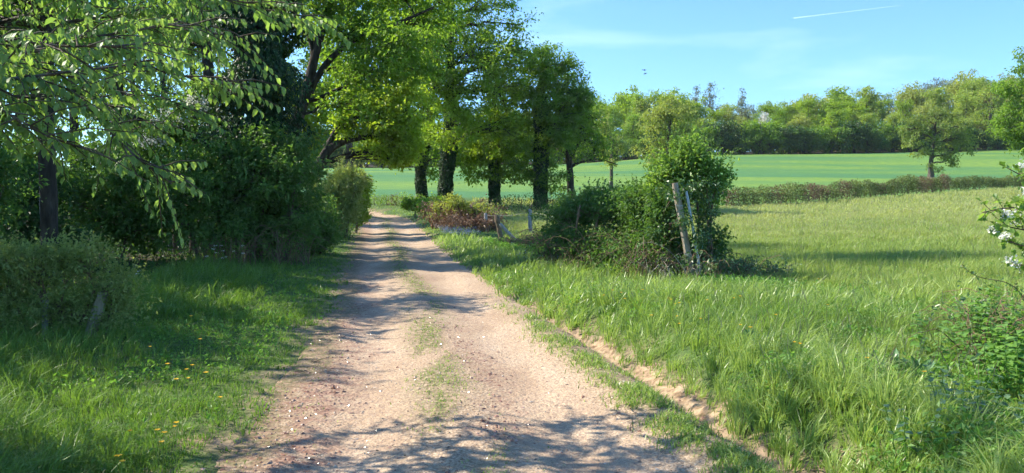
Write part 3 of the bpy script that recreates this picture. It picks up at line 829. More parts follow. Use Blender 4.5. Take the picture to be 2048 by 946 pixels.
# skyline control: (column, row of the crown tops)
sky_u = [560, 700, 800, 1000, 1190, 1250, 1330, 1420, 1500, 1545, 1600, 1700, 1780, 1850, 1900, 1960, 2048, 2200]
sky_v = [262, 262, 262, 240, 200, 192, 186, 205, 216, 206, 190, 186, 182, 168, 152, 155, 150, 140]
spots = []
for row, (dd, du, hoff) in enumerate([(4, 62, 34), (14, 62, 12), (27, 58, 0), (44, 66, 0)]):
    u = 560 + row * 17
    while u < 2230:
        uu = u + r.normal() * 9
        y = float(wood_y((uu - 1024) / F * 140)) + dd + r.random() * 4
        x = (uu - 1024) / F * y
        z0 = gz(x, y)
        vtop = np.interp(uu, sky_u, sky_v) + hoff + r.normal() * 7
        h = EYE + (HOR - vtop) / F * y - z0
        if h > 2.5: spots.append((uu, x, y, min(h, 18), row))
        u += du * (.8 + .4 * r.random())
for (uu, x, y, h, row) in spots:
    if uu > 1800 and row >= 2: k = int(r.choice([5, 5, 4, 0]))
    elif row == 0: k = int(r.choice([0, 1, 2, 4, 4, 3]))
    else: k = int(r.choice([0, 1, 2, 3, 4, 2]))
    hv = [11, 12.5, 10, 12, 10.5, 13][k]
    s = h / hv
    place_var('woodland_tree', label_at(['mid green', 'bright green', 'yellow green', 'deep green', 'pale green', 'grey green'][k] + ' tree', ['in front rank', 'in second rank', 'in third rank', 'in rear rank'][row], uu), 'tree', V_oak[k], x, y, max(s, .72), r.random() * 6.3, G_EDGE, sz=s)
# upper wood on the hill to the right, further back
for i in range(26):
    uu = 1480 + i * 29 + r.normal() * 8
    y = 195 + r.random() * 22 + (i % 3) * 8; x = (uu - 1024) / F * y; z0 = gz(x, y)
    vtop = np.interp(uu, [1480, 1600, 1700, 1760, 1850, 1900, 1950, 2048, 2240], [214, 200, 192, 182, 166, 150, 156, 158, 140]) + r.normal() * 6
    h = EYE + (HOR - vtop) / F * y - z0
    if h > 4:
        k = 5 if i % 3 else 4
        s = h / [0, 0, 0, 0, 10.5, 13][k]
        place_var('woodland_tree', label_at('grey green tree' if k == 5 else 'pale tree', 'on the hill skyline', uu), 'tree', V_oak[k], x, y, max(s, .7), r.random() * 6, 'trees on the skyline of the hill', sz=s)
def at_px(var, name, label, u, vtop, y, hv, cat='tree', wide=1.0):
    x = (u - 1024) / F * y; z0 = gz(x, y); h = EYE + (HOR - vtop) / F * y - z0; s = h / hv
    return place_var(name, label, cat, var, x, y, s * wide, u * .7, sz=s)
at_px(V_tall, 'tall_airy_tree', 'tall airy grey tree on the skyline, right of an airy twin', 1417, 163, 172, 17, wide=.95)
at_px(V_tall, 'tall_airy_tree', 'shorter tall airy grey tree on the skyline, left of its twin', 1389, 170, 174, 17, wide=.8)
at_px(V_cone, 'conifer', 'single pointed conical tree on the skyline above the wood', 1481, 174, 174, 15.2, wide=.9)
at_px(V_blossom, 'blossom_tree', 'white blossoming tree showing above the middle of the wood edge', 1527, 226, 166, 7, wide=.62)
at_px(V_oak[3], 'rounded_tree', 'deep green rounded tree topping the wood left of the airy trees', 1272, 184, 158, 12, wide=.8)
at_px(V_oak[2], 'rounded_tree', 'bright green rounded tree topping the wood beside the airy trees', 1340, 182, 156, 10, wide=.9)
# shrubs at the foot of the wood
for i in range(40):
    uu = 560 + i * 42 + r.normal() * 6
    y = float(wood_y((uu - 1024) / F * 140)) + 1.0 + r.random() * 1.5; x = (uu - 1024) / F * y
    k = i % 3
    s = .8 + .45 * r.random()
    if 1420 < uu < 1820: s *= 1.15
    place_var('woodland_shrub', label_at(['very dark green', 'dull green', 'deep green'][k] + ' shrub', 'at the wood foot', uu), 'shrub', V_bush[k], x, y, s, r.choice([0, 3.14]) + r.normal() * .2, 'shrubs along the foot of the wood')

for i in range(34):
    uu = 560 + i * 50 + r.normal() * 8
    y = float(wood_y((uu - 1024) / F * 140)) + 9 + r.random() * 4; x = (uu - 1024) / F * y; k = (i * 2 + 1) % 3
    place_var('woodland_shrub', label_at(['very dark green', 'dull green', 'deep green'][k] + ' shrub', 'inside the wood edge', uu), 'shrub', V_bush[k], x, y, 1.1 + .3 * r.random(), r.normal(), 'shrubs just inside the wood edge')
# ================================================================== low hedges
def hedge(name, label, pts, h, w, mat, seed, dens=60, leaf=.13, brown=.35, group=None):
    """pts: world (x, y) line; clipped hedge with leafy body, browner patches and stems"""
    r = rng(seed)
    P = np.array(pts, float); s = np.concatenate([[0], np.cumsum(np.linalg.norm(np.diff(P, axis=0), axis=1))]); L = s[-1]
    c = P.mean(0); b = np.array([c[0], c[1], gz(*c)])
    root = thing(name, label, 'hedge', tuple(b), group=group)
    def along(n):
        q = r.random(n) * L
        return q, np.stack([np.interp(q, s, P[:, 0]), np.interp(q, s, P[:, 1])], 1)
    n = int(dens * L)
    q, c2 = along(n)
    cl = q // .8
    hh = h * (.55 + .9 * fbm(q * .45 + seed, q * 0 + 3, 3))
    w = w * (.6 + .8 * fbm(q * .8 + 5, q * 0 + seed, 2))
    th = r.random(n) * math.pi; rad = r.random(n) ** .4
    off = np.cos(th) * rad * w * .5
    x = c2[:, 0] + r.normal(size=n) * .12; y = c2[:, 1] + off
    z = ground_h(x, y) + .05 + np.sin(th) ** .7 * rad * hh
    pos = np.stack([x, y, z], 1) - b
    patch = fbm(q * .35 + 11, np.full(n, seed * 1.7), 2) + .15 * (r.random(n) - .5)
    isb = patch > (1 - brown) * .62 + .19
    ax = r.normal(size=(n, 3)) * .6 + [0, 0, .15]; nr = r.normal(size=(n, 3)) * .6 + [0, 0, .7]
    Lf = leaf * (.6 + .8 * r.random(n))
    tone = np.clip(vnoise(q * 1.3, z * 2) * 1.1 - .2 + .35 * r.random(n), 0, 1)
    g1 = leaves(pos[~isb], ax[~isb], nr[~isb], Lf[~isb], .55, tone[~isb]); obj('foliage', g1, M[mat], root)
    if isb.sum() > 20:
        g2 = leaves(pos[isb], ax[isb], nr[isb], Lf[isb], .5, tone[isb]); fo = obj('foliage', g2, M['brown_leaf'], root); fo['label'] = 'reddish brown young growth in the hedge'
    m = int(L * 5); q, c2 = along(m)
    A = np.stack([c2[:, 0], c2[:, 1], ground_h(c2[:, 0], c2[:, 1]) - .05], 1) - b
    B = A + np.stack([r.normal(size=m) * .25, r.normal(size=m) * .2, h * (.7 + .4 * r.random(m))], 1)
    gs = tubes(bez(A, B, r, 5, 0, .1), (.02 + .015 * r.random(m))[:, None] * np.linspace(1, .3, 5)[None], 4)
    obj('stem', gs, M['twig'], root)
    return root
def pxl(pts): return [((u - 1024) / F * d, d) for u, d in pts]
hedge('clipped_hedge', 'long low clipped hedge with reddish patches dividing meadow and sown field', pxl([(1445, 62), (1560, 64.5), (1700, 69), (1800, 74), (1893, 79)]), 1.35, 1.6, 'hedge_leaf', 31, dens=700, leaf=.13, brown=.22)
hedge('clipped_hedge', 'lower right hand stretch of clipped hedge reaching the picture edge', pxl([(1893, 81), (1960, 84), (2060, 88), (2200, 94)]), 1.1, 1.4, 'hedge_leaf', 32, dens=600, leaf=.13, brown=.15)
hedge('field_hedge', 'dark low hedge behind the wire fence, below the ivy clad trees', pxl([(985, 50), (1060, 51.5), (1150, 54), (1260, 57), (1440, 61)]), 1.05, 1.3, 'dark_leaf', 33, dens=200, leaf=.12, brown=.3)
hedge('field_hedge', 'shaded low hedge at the end of the track below the first ivy tree', pxl([(640, 58), (735, 58), (800, 57), (850, 55)]), .8, 1.4, 'oak_leaf', 34, dens=180, leaf=.12, brown=.2)
# ================================================================== the wood left of the track
T_ = simple_tree
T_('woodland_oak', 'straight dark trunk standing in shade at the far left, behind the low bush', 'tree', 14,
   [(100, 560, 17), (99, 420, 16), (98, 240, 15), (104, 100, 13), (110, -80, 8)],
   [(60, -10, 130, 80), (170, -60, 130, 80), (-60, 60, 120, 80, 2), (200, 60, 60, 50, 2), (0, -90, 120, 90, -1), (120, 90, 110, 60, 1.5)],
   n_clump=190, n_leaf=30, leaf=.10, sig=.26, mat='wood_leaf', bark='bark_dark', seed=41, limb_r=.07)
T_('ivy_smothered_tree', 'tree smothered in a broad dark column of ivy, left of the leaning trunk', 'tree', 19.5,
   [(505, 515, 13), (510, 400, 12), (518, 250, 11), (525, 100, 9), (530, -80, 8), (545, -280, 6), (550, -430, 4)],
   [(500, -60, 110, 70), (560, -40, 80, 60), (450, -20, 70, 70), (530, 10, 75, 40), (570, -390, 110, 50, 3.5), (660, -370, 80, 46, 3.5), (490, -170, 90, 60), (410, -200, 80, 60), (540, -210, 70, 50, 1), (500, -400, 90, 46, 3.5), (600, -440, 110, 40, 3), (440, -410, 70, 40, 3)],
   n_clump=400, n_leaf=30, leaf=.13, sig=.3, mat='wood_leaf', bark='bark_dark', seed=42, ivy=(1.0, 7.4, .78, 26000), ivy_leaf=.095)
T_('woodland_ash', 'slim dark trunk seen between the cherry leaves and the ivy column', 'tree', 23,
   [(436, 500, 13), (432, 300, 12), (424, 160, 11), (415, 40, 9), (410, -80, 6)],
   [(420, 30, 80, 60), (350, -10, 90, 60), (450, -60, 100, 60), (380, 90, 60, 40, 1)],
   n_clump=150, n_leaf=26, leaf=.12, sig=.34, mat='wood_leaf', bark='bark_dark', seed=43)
T_('leaning_tree', 'tall leaning tree with a bare dark trunk arching over the left verge', 'tree', 25,
   [(556, 480, 12), (566, 320, 11), (590, 258, 11), (610, 215, 11), (622, 180, 10), (632, 120, 9), (650, 50, 8), (690, -60, 5)],
   [(700, 70, 70, 55), (780, 90, 75, 60, -1), (640, 20, 70, 50), (740, 150, 75, 42, -1), (850, 50, 70, 50, 1), (700, -10, 90, 50), (800, -20, 90, 50), (690, 135, 36, 40, 1), (830, 140, 50, 40), (700, 210, 55, 30), (900, -10, 70, 50, 1)],
   n_clump=460, n_leaf=22, leaf=.12, sig=.30, mat='oak_leaf', bark='bark_dark', seed=44, limb_r=.06, twig_r=.9, solid=1.9, flat=.4,
   more=[[(620, 185, 7), (660, 120, 6), (720, 75, 5), (790, 55, 3.5), (870, 20, 2)], [(614, 205, 5), (650, 195, 4), (700, 170, 3), (760, 165, 2)], [(634, 115, 6), (620, 60, 5), (600, -30, 3)]])
T_('arching_maple', 'low arching tree with yellow green leaves overhanging the track bend', 'tree', 32,
   [(612, 470, 11), (628, 360, 11), (644, 318, 10.5), (660, 290, 9), (685, 281, 7.5), (715, 276, 6), (760, 272, 4)],
   [(770, 262, 52, 34), (815, 290, 30, 34), (722, 232, 40, 26), (820, 240, 32, 32), (705, 200, 40, 28), (780, 215, 55, 28), (745, 300, 30, 12), (790, 318, 28, 14), (690, 245, 22, 22), (800, 180, 50, 26)],
   n_clump=330, n_leaf=34, leaf=.125, sig=.26, mat='maple_leaf', bark='bark_dark', seed=45, limb_r=.10, twig_r=1.3, solid=2.0,
   more=[[(655, 296, 6), (672, 262, 5), (700, 235, 4), (730, 210, 2.5)], [(640, 325, 4), (665, 318, 3), (700, 306, 2), (735, 300, 1.2)]])
T_('woodland_maple', 'bright leafy tree glowing behind the leaning trunk', 'tree', 40,
   [(590, 430, 9), (592, 330, 8), (596, 250, 6), (605, 160, 4)],
   [(600, 240, 50, 50), (640, 270, 38, 34), (570, 180, 50, 50), (640, 180, 40, 44), (610, 310, 40, 30), (560, 280, 40, 40), (650, 220, 26, 30)],
   n_clump=200, n_leaf=30, leaf=.16, sig=.36, mat='maple_leaf', seed=46)
T_('woodland_maple', 'bushy bright tree behind the arching tree, over the bend', 'tree', 46,
   [(700, 430, 8), (702, 330, 7), (700, 250, 6), (710, 160, 4)],
   [(700, 180, 70, 60), (760, 150, 70, 60), (670, 240, 40, 40), (800, 190, 50, 46), (740, 60, 90, 60), (820, 110, 60, 60), (660, 100, 60, 60)],
   n_clump=240, n_leaf=30, leaf=.18, sig=.42, mat='lime_leaf', seed=47)
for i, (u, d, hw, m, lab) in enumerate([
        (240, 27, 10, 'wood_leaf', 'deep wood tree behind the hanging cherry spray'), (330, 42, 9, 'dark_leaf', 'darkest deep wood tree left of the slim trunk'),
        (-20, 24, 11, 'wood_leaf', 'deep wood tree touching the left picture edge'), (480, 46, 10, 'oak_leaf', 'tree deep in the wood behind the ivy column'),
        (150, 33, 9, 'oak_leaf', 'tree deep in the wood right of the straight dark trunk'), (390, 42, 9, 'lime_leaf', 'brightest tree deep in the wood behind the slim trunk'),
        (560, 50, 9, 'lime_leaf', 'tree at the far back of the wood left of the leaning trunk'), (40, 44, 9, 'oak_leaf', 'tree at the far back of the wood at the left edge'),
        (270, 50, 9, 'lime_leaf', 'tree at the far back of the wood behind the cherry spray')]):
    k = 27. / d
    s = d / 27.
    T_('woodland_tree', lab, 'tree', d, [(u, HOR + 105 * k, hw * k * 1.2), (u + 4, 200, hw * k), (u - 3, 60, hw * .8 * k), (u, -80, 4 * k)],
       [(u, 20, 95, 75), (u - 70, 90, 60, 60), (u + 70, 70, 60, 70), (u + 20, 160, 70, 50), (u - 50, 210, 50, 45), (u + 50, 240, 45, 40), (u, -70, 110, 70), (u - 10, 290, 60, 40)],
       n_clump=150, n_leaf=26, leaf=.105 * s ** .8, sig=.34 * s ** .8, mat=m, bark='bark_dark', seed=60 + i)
# trees of the same wood standing left of the picture; they shade the verge
for i, (x, y, h, lab) in enumerate([(-11.0, 4.0, 7.0, 'oak outside the left edge beside the low bush'), (-12.0, 10.0, 7.8, 'oak outside the left edge level with the straight trunk'),
                                    (-13.0, 17.5, 8.8, 'oak far left deep in the wood edge shade')]):
    z = gz(x, y)
    tree('woodland_oak', lab, 'tree', (x, y, z), [[(x, y, z - .2, .2), (x + .2, y, z + h * .4, .16), (x, y + .2, z + h * .9, .05)]],
         [(x, y, z + h * .75, 2.4, 2.4, 1.6), (x + 1.8, y + .5, z + h * .6, 1.8, 1.8, 1.3), (x + .5, y - 1.8, z + h * .62, 1.8, 1.8, 1.2), (x - 1.5, y + 1.5, z + h * .6, 1.8, 1.8, 1.2), (x + .8, y + 1.9, z + h * .7, 1.6, 1.6, 1.1)],
         n_clump=280, n_leaf=30, leaf=.16, sig=.36, mat='wood_leaf', bark='bark_dark', seed=70 + i)

# bushes along the wood edge
bush('dark_hazel_bush', 'broad dark bush with twiggy base at the edge of the left verge', 'bush', 18.5,
     [(430, 390, 85, 66), (520, 370, 85, 76, -.2), (590, 410, 45, 76, .2), (380, 335, 60, 50, .6), (560, 310, 64, 46, .3), (470, 300, 75, 42, .0), (345, 430, 50, 56), (480, 455, 90, 34, -.2), (610, 340, 34, 40, 1.5), (560, 455, 55, 40, .5)],
     [[(450, 512, 4), (440, 450, 3), (420, 380, 2)], [(500, 514, 3), (520, 450, 3), (540, 370, 2)], [(475, 516, 3), (470, 470, 2.5), (460, 400, 1.5)], [(570, 500, 4), (580, 440, 3), (590, 380, 2)], [(400, 520, 3), (380, 460, 2.5), (360, 400, 2)], [(525, 505, 2.5), (515, 470, 2), (500, 430, 1.5)]],
     n_clump=760, n_leaf=24, leaf=.085, sig=.18, mat='wood_leaf', seed=81, upb=1.0, flat=.75, twig_r=.8, shoots=(160, .35))
bush('hazel_bush', 'shaded bush with mid green leaves right of the dark bush base', 'bush', 21.5,
     [(618, 430, 40, 55), (640, 470, 40, 36), (600, 480, 40, 36), (650, 440, 22, 30, 1)],
     [[(615, 505, 3), (618, 450, 2.5), (620, 400, 1.5)], [(640, 500, 3), (648, 450, 2), (650, 410, 1.5)]],
     n_clump=170, n_leaf=34, leaf=.085, sig=.18, mat='wood_leaf', seed=82)
bush('willow_bush', 'sunlit pale willow bush leaning towards the track before the bend', 'bush', 30,
     [(672, 400, 34, 40), (695, 372, 28, 28, .3), (655, 430, 32, 36, -.5), (690, 425, 26, 34), (645, 400, 24, 30, .5), (685, 358, 24, 16, .8), (710, 395, 20, 30, .6), (720, 365, 14, 16, 1), (665, 455, 34, 18, -.6)],
     [[(668, 478, 3), (672, 420, 2.5), (680, 360, 1.5)], [(650, 480, 3), (650, 430, 2), (648, 390, 1.5)], [(690, 474, 3), (700, 420, 2), (712, 370, 1.2)]],
     n_clump=330, n_leaf=36, leaf=.12, sig=.2, wf=.34, mat='willow_leaf', seed=83, upb=.5, droop=.1, shoots=(260, .6))
bush('blackthorn_bush', 'darker bush on the right flank of the pale willow', 'bush', 33,
     [(718, 395, 16, 34), (728, 365, 12, 18), (712, 430, 18, 20)],
     [[(712, 462, 2.5), (716, 420, 2), (722, 380, 1.2)]],
     n_clump=90, n_leaf=30, leaf=.11, sig=.2, mat='oak_leaf', seed=84)
bush('blossoming_hawthorn', 'shaded hawthorn dotted with white blossom above the dark bush', 'bush', 21,
     [(335, 245, 55, 32), (410, 200, 45, 34), (300, 285, 50, 30), (380, 270, 50, 30), (440, 250, 36, 30)],
     [[(350, 515, 5), (350, 400, 4), (360, 300, 3)], [(380, 515, 4), (395, 380, 3), (410, 260, 2)]],
     n_clump=190, n_leaf=26, leaf=.085, sig=.22, mat='wood_leaf', seed=85,
     extra=lambda root, r, b: blossoms(root, r, px_lobes(20.6, [(335, 240, 45, 22), (305, 282, 36, 16), (400, 205, 28, 20)]), b, 120, 16, .05))  if False else None
def blossoms(root, r, lobes, b, n_cl, n_fl, size, sig=.08):
    g = Geo(); L = np.array(lobes)
    per = n_cl // len(L)
    for lb in L:
        c = lb[:3] - b + norm(r.normal(size=(per, 3))) * (r.random((per, 1)) ** .4) * lb[3:6]
        ci = np.repeat(np.arange(per), n_fl)
        n = len(ci)
        leaves(c[ci] + r.normal(size=(n, 3)) * sig, r.normal(size=(n, 3)), r.normal(size=(n, 3)) + [0, 0, .5], size * (.7 + .6 * r.random(n)), .9, r.random(n), g)
    o = obj('blossom', g, M['blossom'], root)
    return o
bush('blossoming_hawthorn', 'shaded hawthorn dotted with white blossom above the dark bush', 'bush', 21,
     [(335, 245, 55, 32), (410, 200, 45, 34), (300, 285, 50, 30), (380, 270, 50, 30), (440, 250, 36, 30)],
     [[(350, 515, 5), (350, 400, 4), (360, 300, 3)], [(380, 515, 4), (395, 380, 3), (410, 260, 2)]],
     n_clump=190, n_leaf=26, leaf=.085, sig=.22, mat='wood_leaf', seed=85,
     extra=lambda root, r, b: blossoms(root, r, px_lobes(20.4, [(335, 240, 45, 22), (305, 282, 36, 16), (400, 205, 28, 20)]), b, 90, 12, .05))
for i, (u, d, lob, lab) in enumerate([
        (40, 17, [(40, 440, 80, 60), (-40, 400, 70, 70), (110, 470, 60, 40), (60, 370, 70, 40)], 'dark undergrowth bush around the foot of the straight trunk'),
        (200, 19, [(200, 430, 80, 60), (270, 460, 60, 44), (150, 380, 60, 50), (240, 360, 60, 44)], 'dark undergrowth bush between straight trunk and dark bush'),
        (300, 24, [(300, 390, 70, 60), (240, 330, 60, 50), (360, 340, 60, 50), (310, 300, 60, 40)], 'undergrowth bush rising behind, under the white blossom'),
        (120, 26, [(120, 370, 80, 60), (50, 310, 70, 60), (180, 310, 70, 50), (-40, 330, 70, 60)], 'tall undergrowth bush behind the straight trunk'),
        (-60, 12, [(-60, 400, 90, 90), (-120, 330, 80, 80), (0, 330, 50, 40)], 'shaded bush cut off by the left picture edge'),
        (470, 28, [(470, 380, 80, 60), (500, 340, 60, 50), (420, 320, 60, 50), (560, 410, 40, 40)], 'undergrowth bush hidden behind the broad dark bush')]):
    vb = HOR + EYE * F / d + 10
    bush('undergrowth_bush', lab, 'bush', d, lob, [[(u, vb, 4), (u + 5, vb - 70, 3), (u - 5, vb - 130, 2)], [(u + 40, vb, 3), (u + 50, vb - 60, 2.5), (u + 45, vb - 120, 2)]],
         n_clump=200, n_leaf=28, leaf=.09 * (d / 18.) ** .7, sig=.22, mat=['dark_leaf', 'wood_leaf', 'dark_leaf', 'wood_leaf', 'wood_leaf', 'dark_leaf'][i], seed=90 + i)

# low bush in the left foreground with a leaning stump and stub inside
bush('low_bush', 'low rounded bush with grey twiggy base in the left foreground', 'bush', 8.6,
     [(60, 535, 80, 46), (165, 522, 66, 44), (235, 580, 44, 50), (110, 510, 40, 30), (10, 520, 50, 34), (0, 590, 70, 55), (110, 610, 110, 44), (-60, 560, 70, 60, -.3), (190, 630, 70, 40), (-20, 650, 60, 40, -.4)],
     [[(100, 700, 4), (95, 640, 3), (80, 560, 2)], [(140, 700, 3), (160, 640, 3), (190, 570, 2)], [(60, 705, 3), (40, 640, 3), (10, 570, 2)], [(150, 690, 3), (110, 630, 2), (130, 560, 1.5)], [(200, 690, 3), (215, 630, 2), (225, 580, 1.5)], [(20, 705, 3), (-10, 640, 2), (-40, 570, 1.5)], [(120, 695, 2), (140, 650, 2), (135, 600, 1)], [(170, 692, 2.5), (150, 640, 2), (170, 600, 1)]],
     n_clump=700, n_leaf=13, leaf=.036, sig=.075, mat='willow_leaf', bark='dead', seed=101, upb=.8, twig_r=.6, flat=.9, spike=1.7, solid=2.0, shoots=(420, .16))
def stump(name, label, base_px, top_px, d, r0, r1, mat, seed):
    r = rng(seed); A = W(*base_px, d); B = W(*top_px, d); A[2] = gz(A[0], A[1]) - .05
    root = thing(name, label, 'stump', tuple(A))
    g = Geo(); n = 8
    P = A[None] * (1 - np.linspace(0, 1, n)[:, None]) + B[None] * np.linspace(0, 1, n)[:, None] - A
    bark_trunk(g, np.concatenate([P, np.linspace(r0, r1, n)[:, None]], 1), n, 12, r, flare=False, lump=.07)
    obj('bole', g, M[mat], root)
    gb = Geo(); m = 5
    s = P[-1] + r.normal(size=(m, 3)) * .02
    tubes(np.stack([s, s + np.array([0, 0, .03]) + r.normal(size=(m, 3)) * .03, s + np.array([0, 0, .07]) + r.normal(size=(m, 3)) * .04], 1), np.tile([.02, .013, .004], (m, 1)), 5, geo=gb)
    obj('splinter', gb, M['dead'], root)
stump('tree_stump', 'leaning reddish broken stump half hidden in the left foreground bush', (168, 655), (205, 585), 8.55, .062, .058, 'post', 5)
stump('post_stub', 'pale grey upright stub in the left foreground bush', (82, 690), (86, 600), 8.5, .032, .028, 'greypost', 6)

# ================================================================== cherry tree overhanging from the left
def build_cherry():
    r = rng(200)
    bx, by = -5.0, 4.7
    b = np.array([bx, by, gz(bx, by)])
    root = thing('cherry_tree', 'cherry tree reaching in from the left with big drooping sunlit leaves', 'tree', tuple(b))
    gw = Geo(); gl = Geo()
    q = bark_trunk(gw, np.array([(0, 0, -.2, .17), (.05, 0, 1.5, .15), (.1, 0, 3.0, .13), (.3, .1, 4.6, .09), (.5, .1, 6.2, .04)]), 14, 12, r)
    def wp(*a): return [W(*p) - b for p in a]
    S = lambda z: np.array([.1, 0, z])
    limbs = [
        [S(2.0)] + wp((0, 140, 4.5), (90, 92, 4.6), (250, 60, 4.8), (430, 55, 5.0)),
        [S(1.8)] + wp((0, 152, 4.2), (130, 147, 4.3), (250, 130, 4.4), (400, 150, 4.7), (455, 168, 4.7)),
        [S(1.7)] + wp((0, 190, 4.6), (130, 190, 4.7), (190, 215, 4.6), (225, 275, 4.5), (290, 335, 4.5), (345, 368, 4.5)),
        [S(2.8)] + wp((0, -20, 5.2), (200, -30, 5.3), (400, -10, 5.3), (500, 0, 5.4), (575, 18, 5.4)),
        [S(1.7)] + wp((-40, 200, 4.0), (60, 205, 4.1), (110, 235, 4.1), (150, 290, 4.2)),
        [S(2.3)] + wp((0, 60, 5.6), (160, 40, 5.7), (300, 20, 5.8), (440, 75, 5.8), (490, 78, 5.8)),
        [S(2.1)] + wp((-60, 90, 3.7), (60, 60, 3.7), (180, 90, 3.8), (260, 95, 3.9)),
        [S(2.2)] + wp((0, 100, 5.8), (180, 170, 5.9), (330, 200, 5.9), (400, 225, 5.9)),
        [S(2.1)] + wp((-30, 110, 6.4), (120, 110, 6.5), (260, 110, 6.5), (380, 100, 6.6)),
        [S(1.9)] + wp((-30, 170, 5.2), (100, 175, 5.3), (200, 200, 5.3), (300, 255, 5.3)),
    ]
    # higher limbs above the picture
    for k in range(15):
        a = r.random() * 2.0 - .9
        L = 2.2 + 2.2 * r.random(); z = 3.0 + 2.6 * r.random()
        e = np.array([math.cos(a) * L, math.sin(a) * L * 1.1, z + .5 * r.random()])
        m1 = np.array([.2, 0, z - .3]); limbs.append([m1, m1 * .5 + e * .5 + [0, 0, .3], e])
    P0 = []; TW = []; TWR = []
    for li, L in enumerate(limbs):
        L = np.array(L)
        Q = resample(np.concatenate([L, np.zeros((len(L), 1))], 1), 14)[:, :3]
        Q[1:-1] += r.normal(size=(12, 3)) * .02
        tubes(Q, np.linspace(.018 if li < 10 else .022, .004, 14), 6, geo=gw)
        nt = 74 if li < 10 else 30
        for j in range(nt):
            t = .18 + .82 * (j + r.random()) / nt
            i = min(12, int(t * 13)); f = t * 13 - i
            p = Q[i] * (1 - f) + Q[min(i + 1, 13)] * f
            tan = norm(Q[min(i + 1, 13)] - Q[i])
            dv = norm(tan * .7 + r.normal(size=3) * np.array([.6, .6, .38]) + np.array([0, 0, -.12]))
            ln = .14 + .34 * r.random()
            c = p + dv * ln * .5 + np.array([0, 0, .015]); e = p + dv * ln + np.array([0, 0, -.07 * ln])
            TW.append([p, c, e]); TWR.append([.005, .0035, .0018])
            m = int(5 + ln * 22)
            s = (np.arange(m) + r.random(m) * .6) / m
            s = .12 + .9 * s
            pp = p * (1 - s[:, None]) ** 2 + 2 * c * (s * (1 - s))[:, None] + e * (s ** 2)[:, None]
            sd = norm(np.cross(dv, [0, 0, 1])); sgn = np.where(np.arange(m) % 2, 1, -1)[:, None]
            ax = dv * .35 + sd * sgn * .5 + r.normal(size=(m, 3)) * .22 + [0, 0, -.75]
            nr = dv * .3 + r.normal(size=(m, 3)) * .35 + [0, 0, .9] + sd * sgn * .5
            tone = np.clip(.3 + .5 * r.random() + .25 * r.normal(size=m), 0, 1)
            leaves(pp, ax, nr, (.054 if li < 10 else .10) * (.7 + .6 * r.random(m)), .5, tone, gl, fine=True, fold=.07)
    tubes(np.array(TW), np.array(TWR), 4, geo=gw)
    obj('trunk', gw, M['bark'], root, smooth=True); obj('crown', gl, M['cherry'], root)
build_cherry()

# ================================================================== right side of the track
def tangle(label, d, boxes, n, seed, mat='dead', name='dead_bramble', cat='bramble', rad=.006, arch=.35, leafy=None, group=None):
    """arching dry stems; boxes: (u0, u1, vtop, dd)"""
    r = rng(seed); P = []; R = []
    c = W((boxes[0][0] + boxes[-1][1]) / 2, 400, d); b = np.array([c[0], c[1], gz(c[0], c[1])])
    for k in range(n):
        u0, u1, vt, dd = boxes[r.integers(len(boxes))]
        D = d + dd + r.normal() * .5
        A = W(u0 + (u1 - u0) * r.random(), 400, D); A[2] = gz(A[0], A[1]) - .03
        top = EYE + (HOR - vt) / F * D
        h = max(.1, (top - A[2]) * (.45 + .6 * r.random()))
        a = r.random() * 6.28; L = h * (.3 + r.random())
        B = A + [math.cos(a) * L, math.sin(a) * L, h * (.2 + .8 * r.random())]
        C = A + [math.cos(a) * L * .35 + r.normal() * .1, math.sin(a) * L * .35 + r.normal() * .1, h * (1.0 + .3 * r.random())]
        t = np.linspace(0, 1, 9)[:, None]
        q = A * (1 - t) ** 2 + 2 * C * t * (1 - t) + B * t ** 2 + r.normal(size=(9, 3)) * .012
        P.append(q - b); R.append(np.linspace(rad, rad * .35, 9) * (.6 + .9 * r.random()))
    root = thing(name, label, cat, tuple(b), group=group)
    obj('stem', tubes(np.array(P), np.array(R), 4), M[mat], root, smooth=True)
    if leafy:
        lm, ln, ll = leafy; P = np.array(P); gi = r.integers(len(P), size=ln); ti = r.integers(2, 9, ln)
        pos = P[gi, ti] + r.normal(size=(ln, 3)) * .05
        obj('foliage', leaves(pos, r.normal(size=(ln, 3)) + [0, 0, -.2], r.normal(size=(ln, 3)) * .6 + [0, 0, .8], ll * (.6 + .8 * r.random(ln)), .6, r.random(ln)), M[lm], root)
    return root

tangle('bare brown twigs hanging along the foot of the broad dark bush', 18.2, [(400, 480, 450, 0), (470, 560, 440, -.2), (540, 620, 450, .2)], 170, 312, mat='dead', name='dead_twigs', cat='dead twigs', rad=.008, leafy=('wood_leaf', 1500, .06))
tangle('rusty brown mound of dead bracken with fresh green shoots beside the track', 35, [(862, 975, 402, 0), (890, 960, 396, 1), (880, 990, 425, -1.5)], 700, 301, mat='brown_leaf', name='bracken_mound', cat='bracken', rad=.016, leafy=('brown_leaf', 6500, .10))
bush('bramble_bush', 'yellow green bramble growing through the rusty bracken mound', 'bush', 34,
     [(915, 410, 30, 16), (955, 430, 26, 26), (880, 425, 18, 12), (905, 395, 18, 8), (965, 455, 20, 12, -.5), (870, 410, 14, 10, 2)],
     [[(930, 470, 2), (925, 440, 1.5), (915, 410, 1)], [(960, 470, 2), (958, 445, 1.5), (955, 425, 1)]],
     n_clump=80, n_leaf=22, leaf=.10, sig=.15, mat='pale_leaf', seed=302)
bush('verge_shrub', 'low leafy growth at the far end of the right verge by the bend', 'bush', 46,
     [(835, 405, 26, 8), (870, 400, 20, 10, 2), (855, 415, 28, 9, -2), (820, 412, 18, 6)],
     [[(850, 425, 2), (850, 415, 1.5), (850, 405, 1)], [(830, 425, 2), (832, 412, 1.5), (834, 405, 1)]],
     n_clump=90, n_leaf=26, leaf=.13, sig=.22, mat='oak_leaf', seed=303)

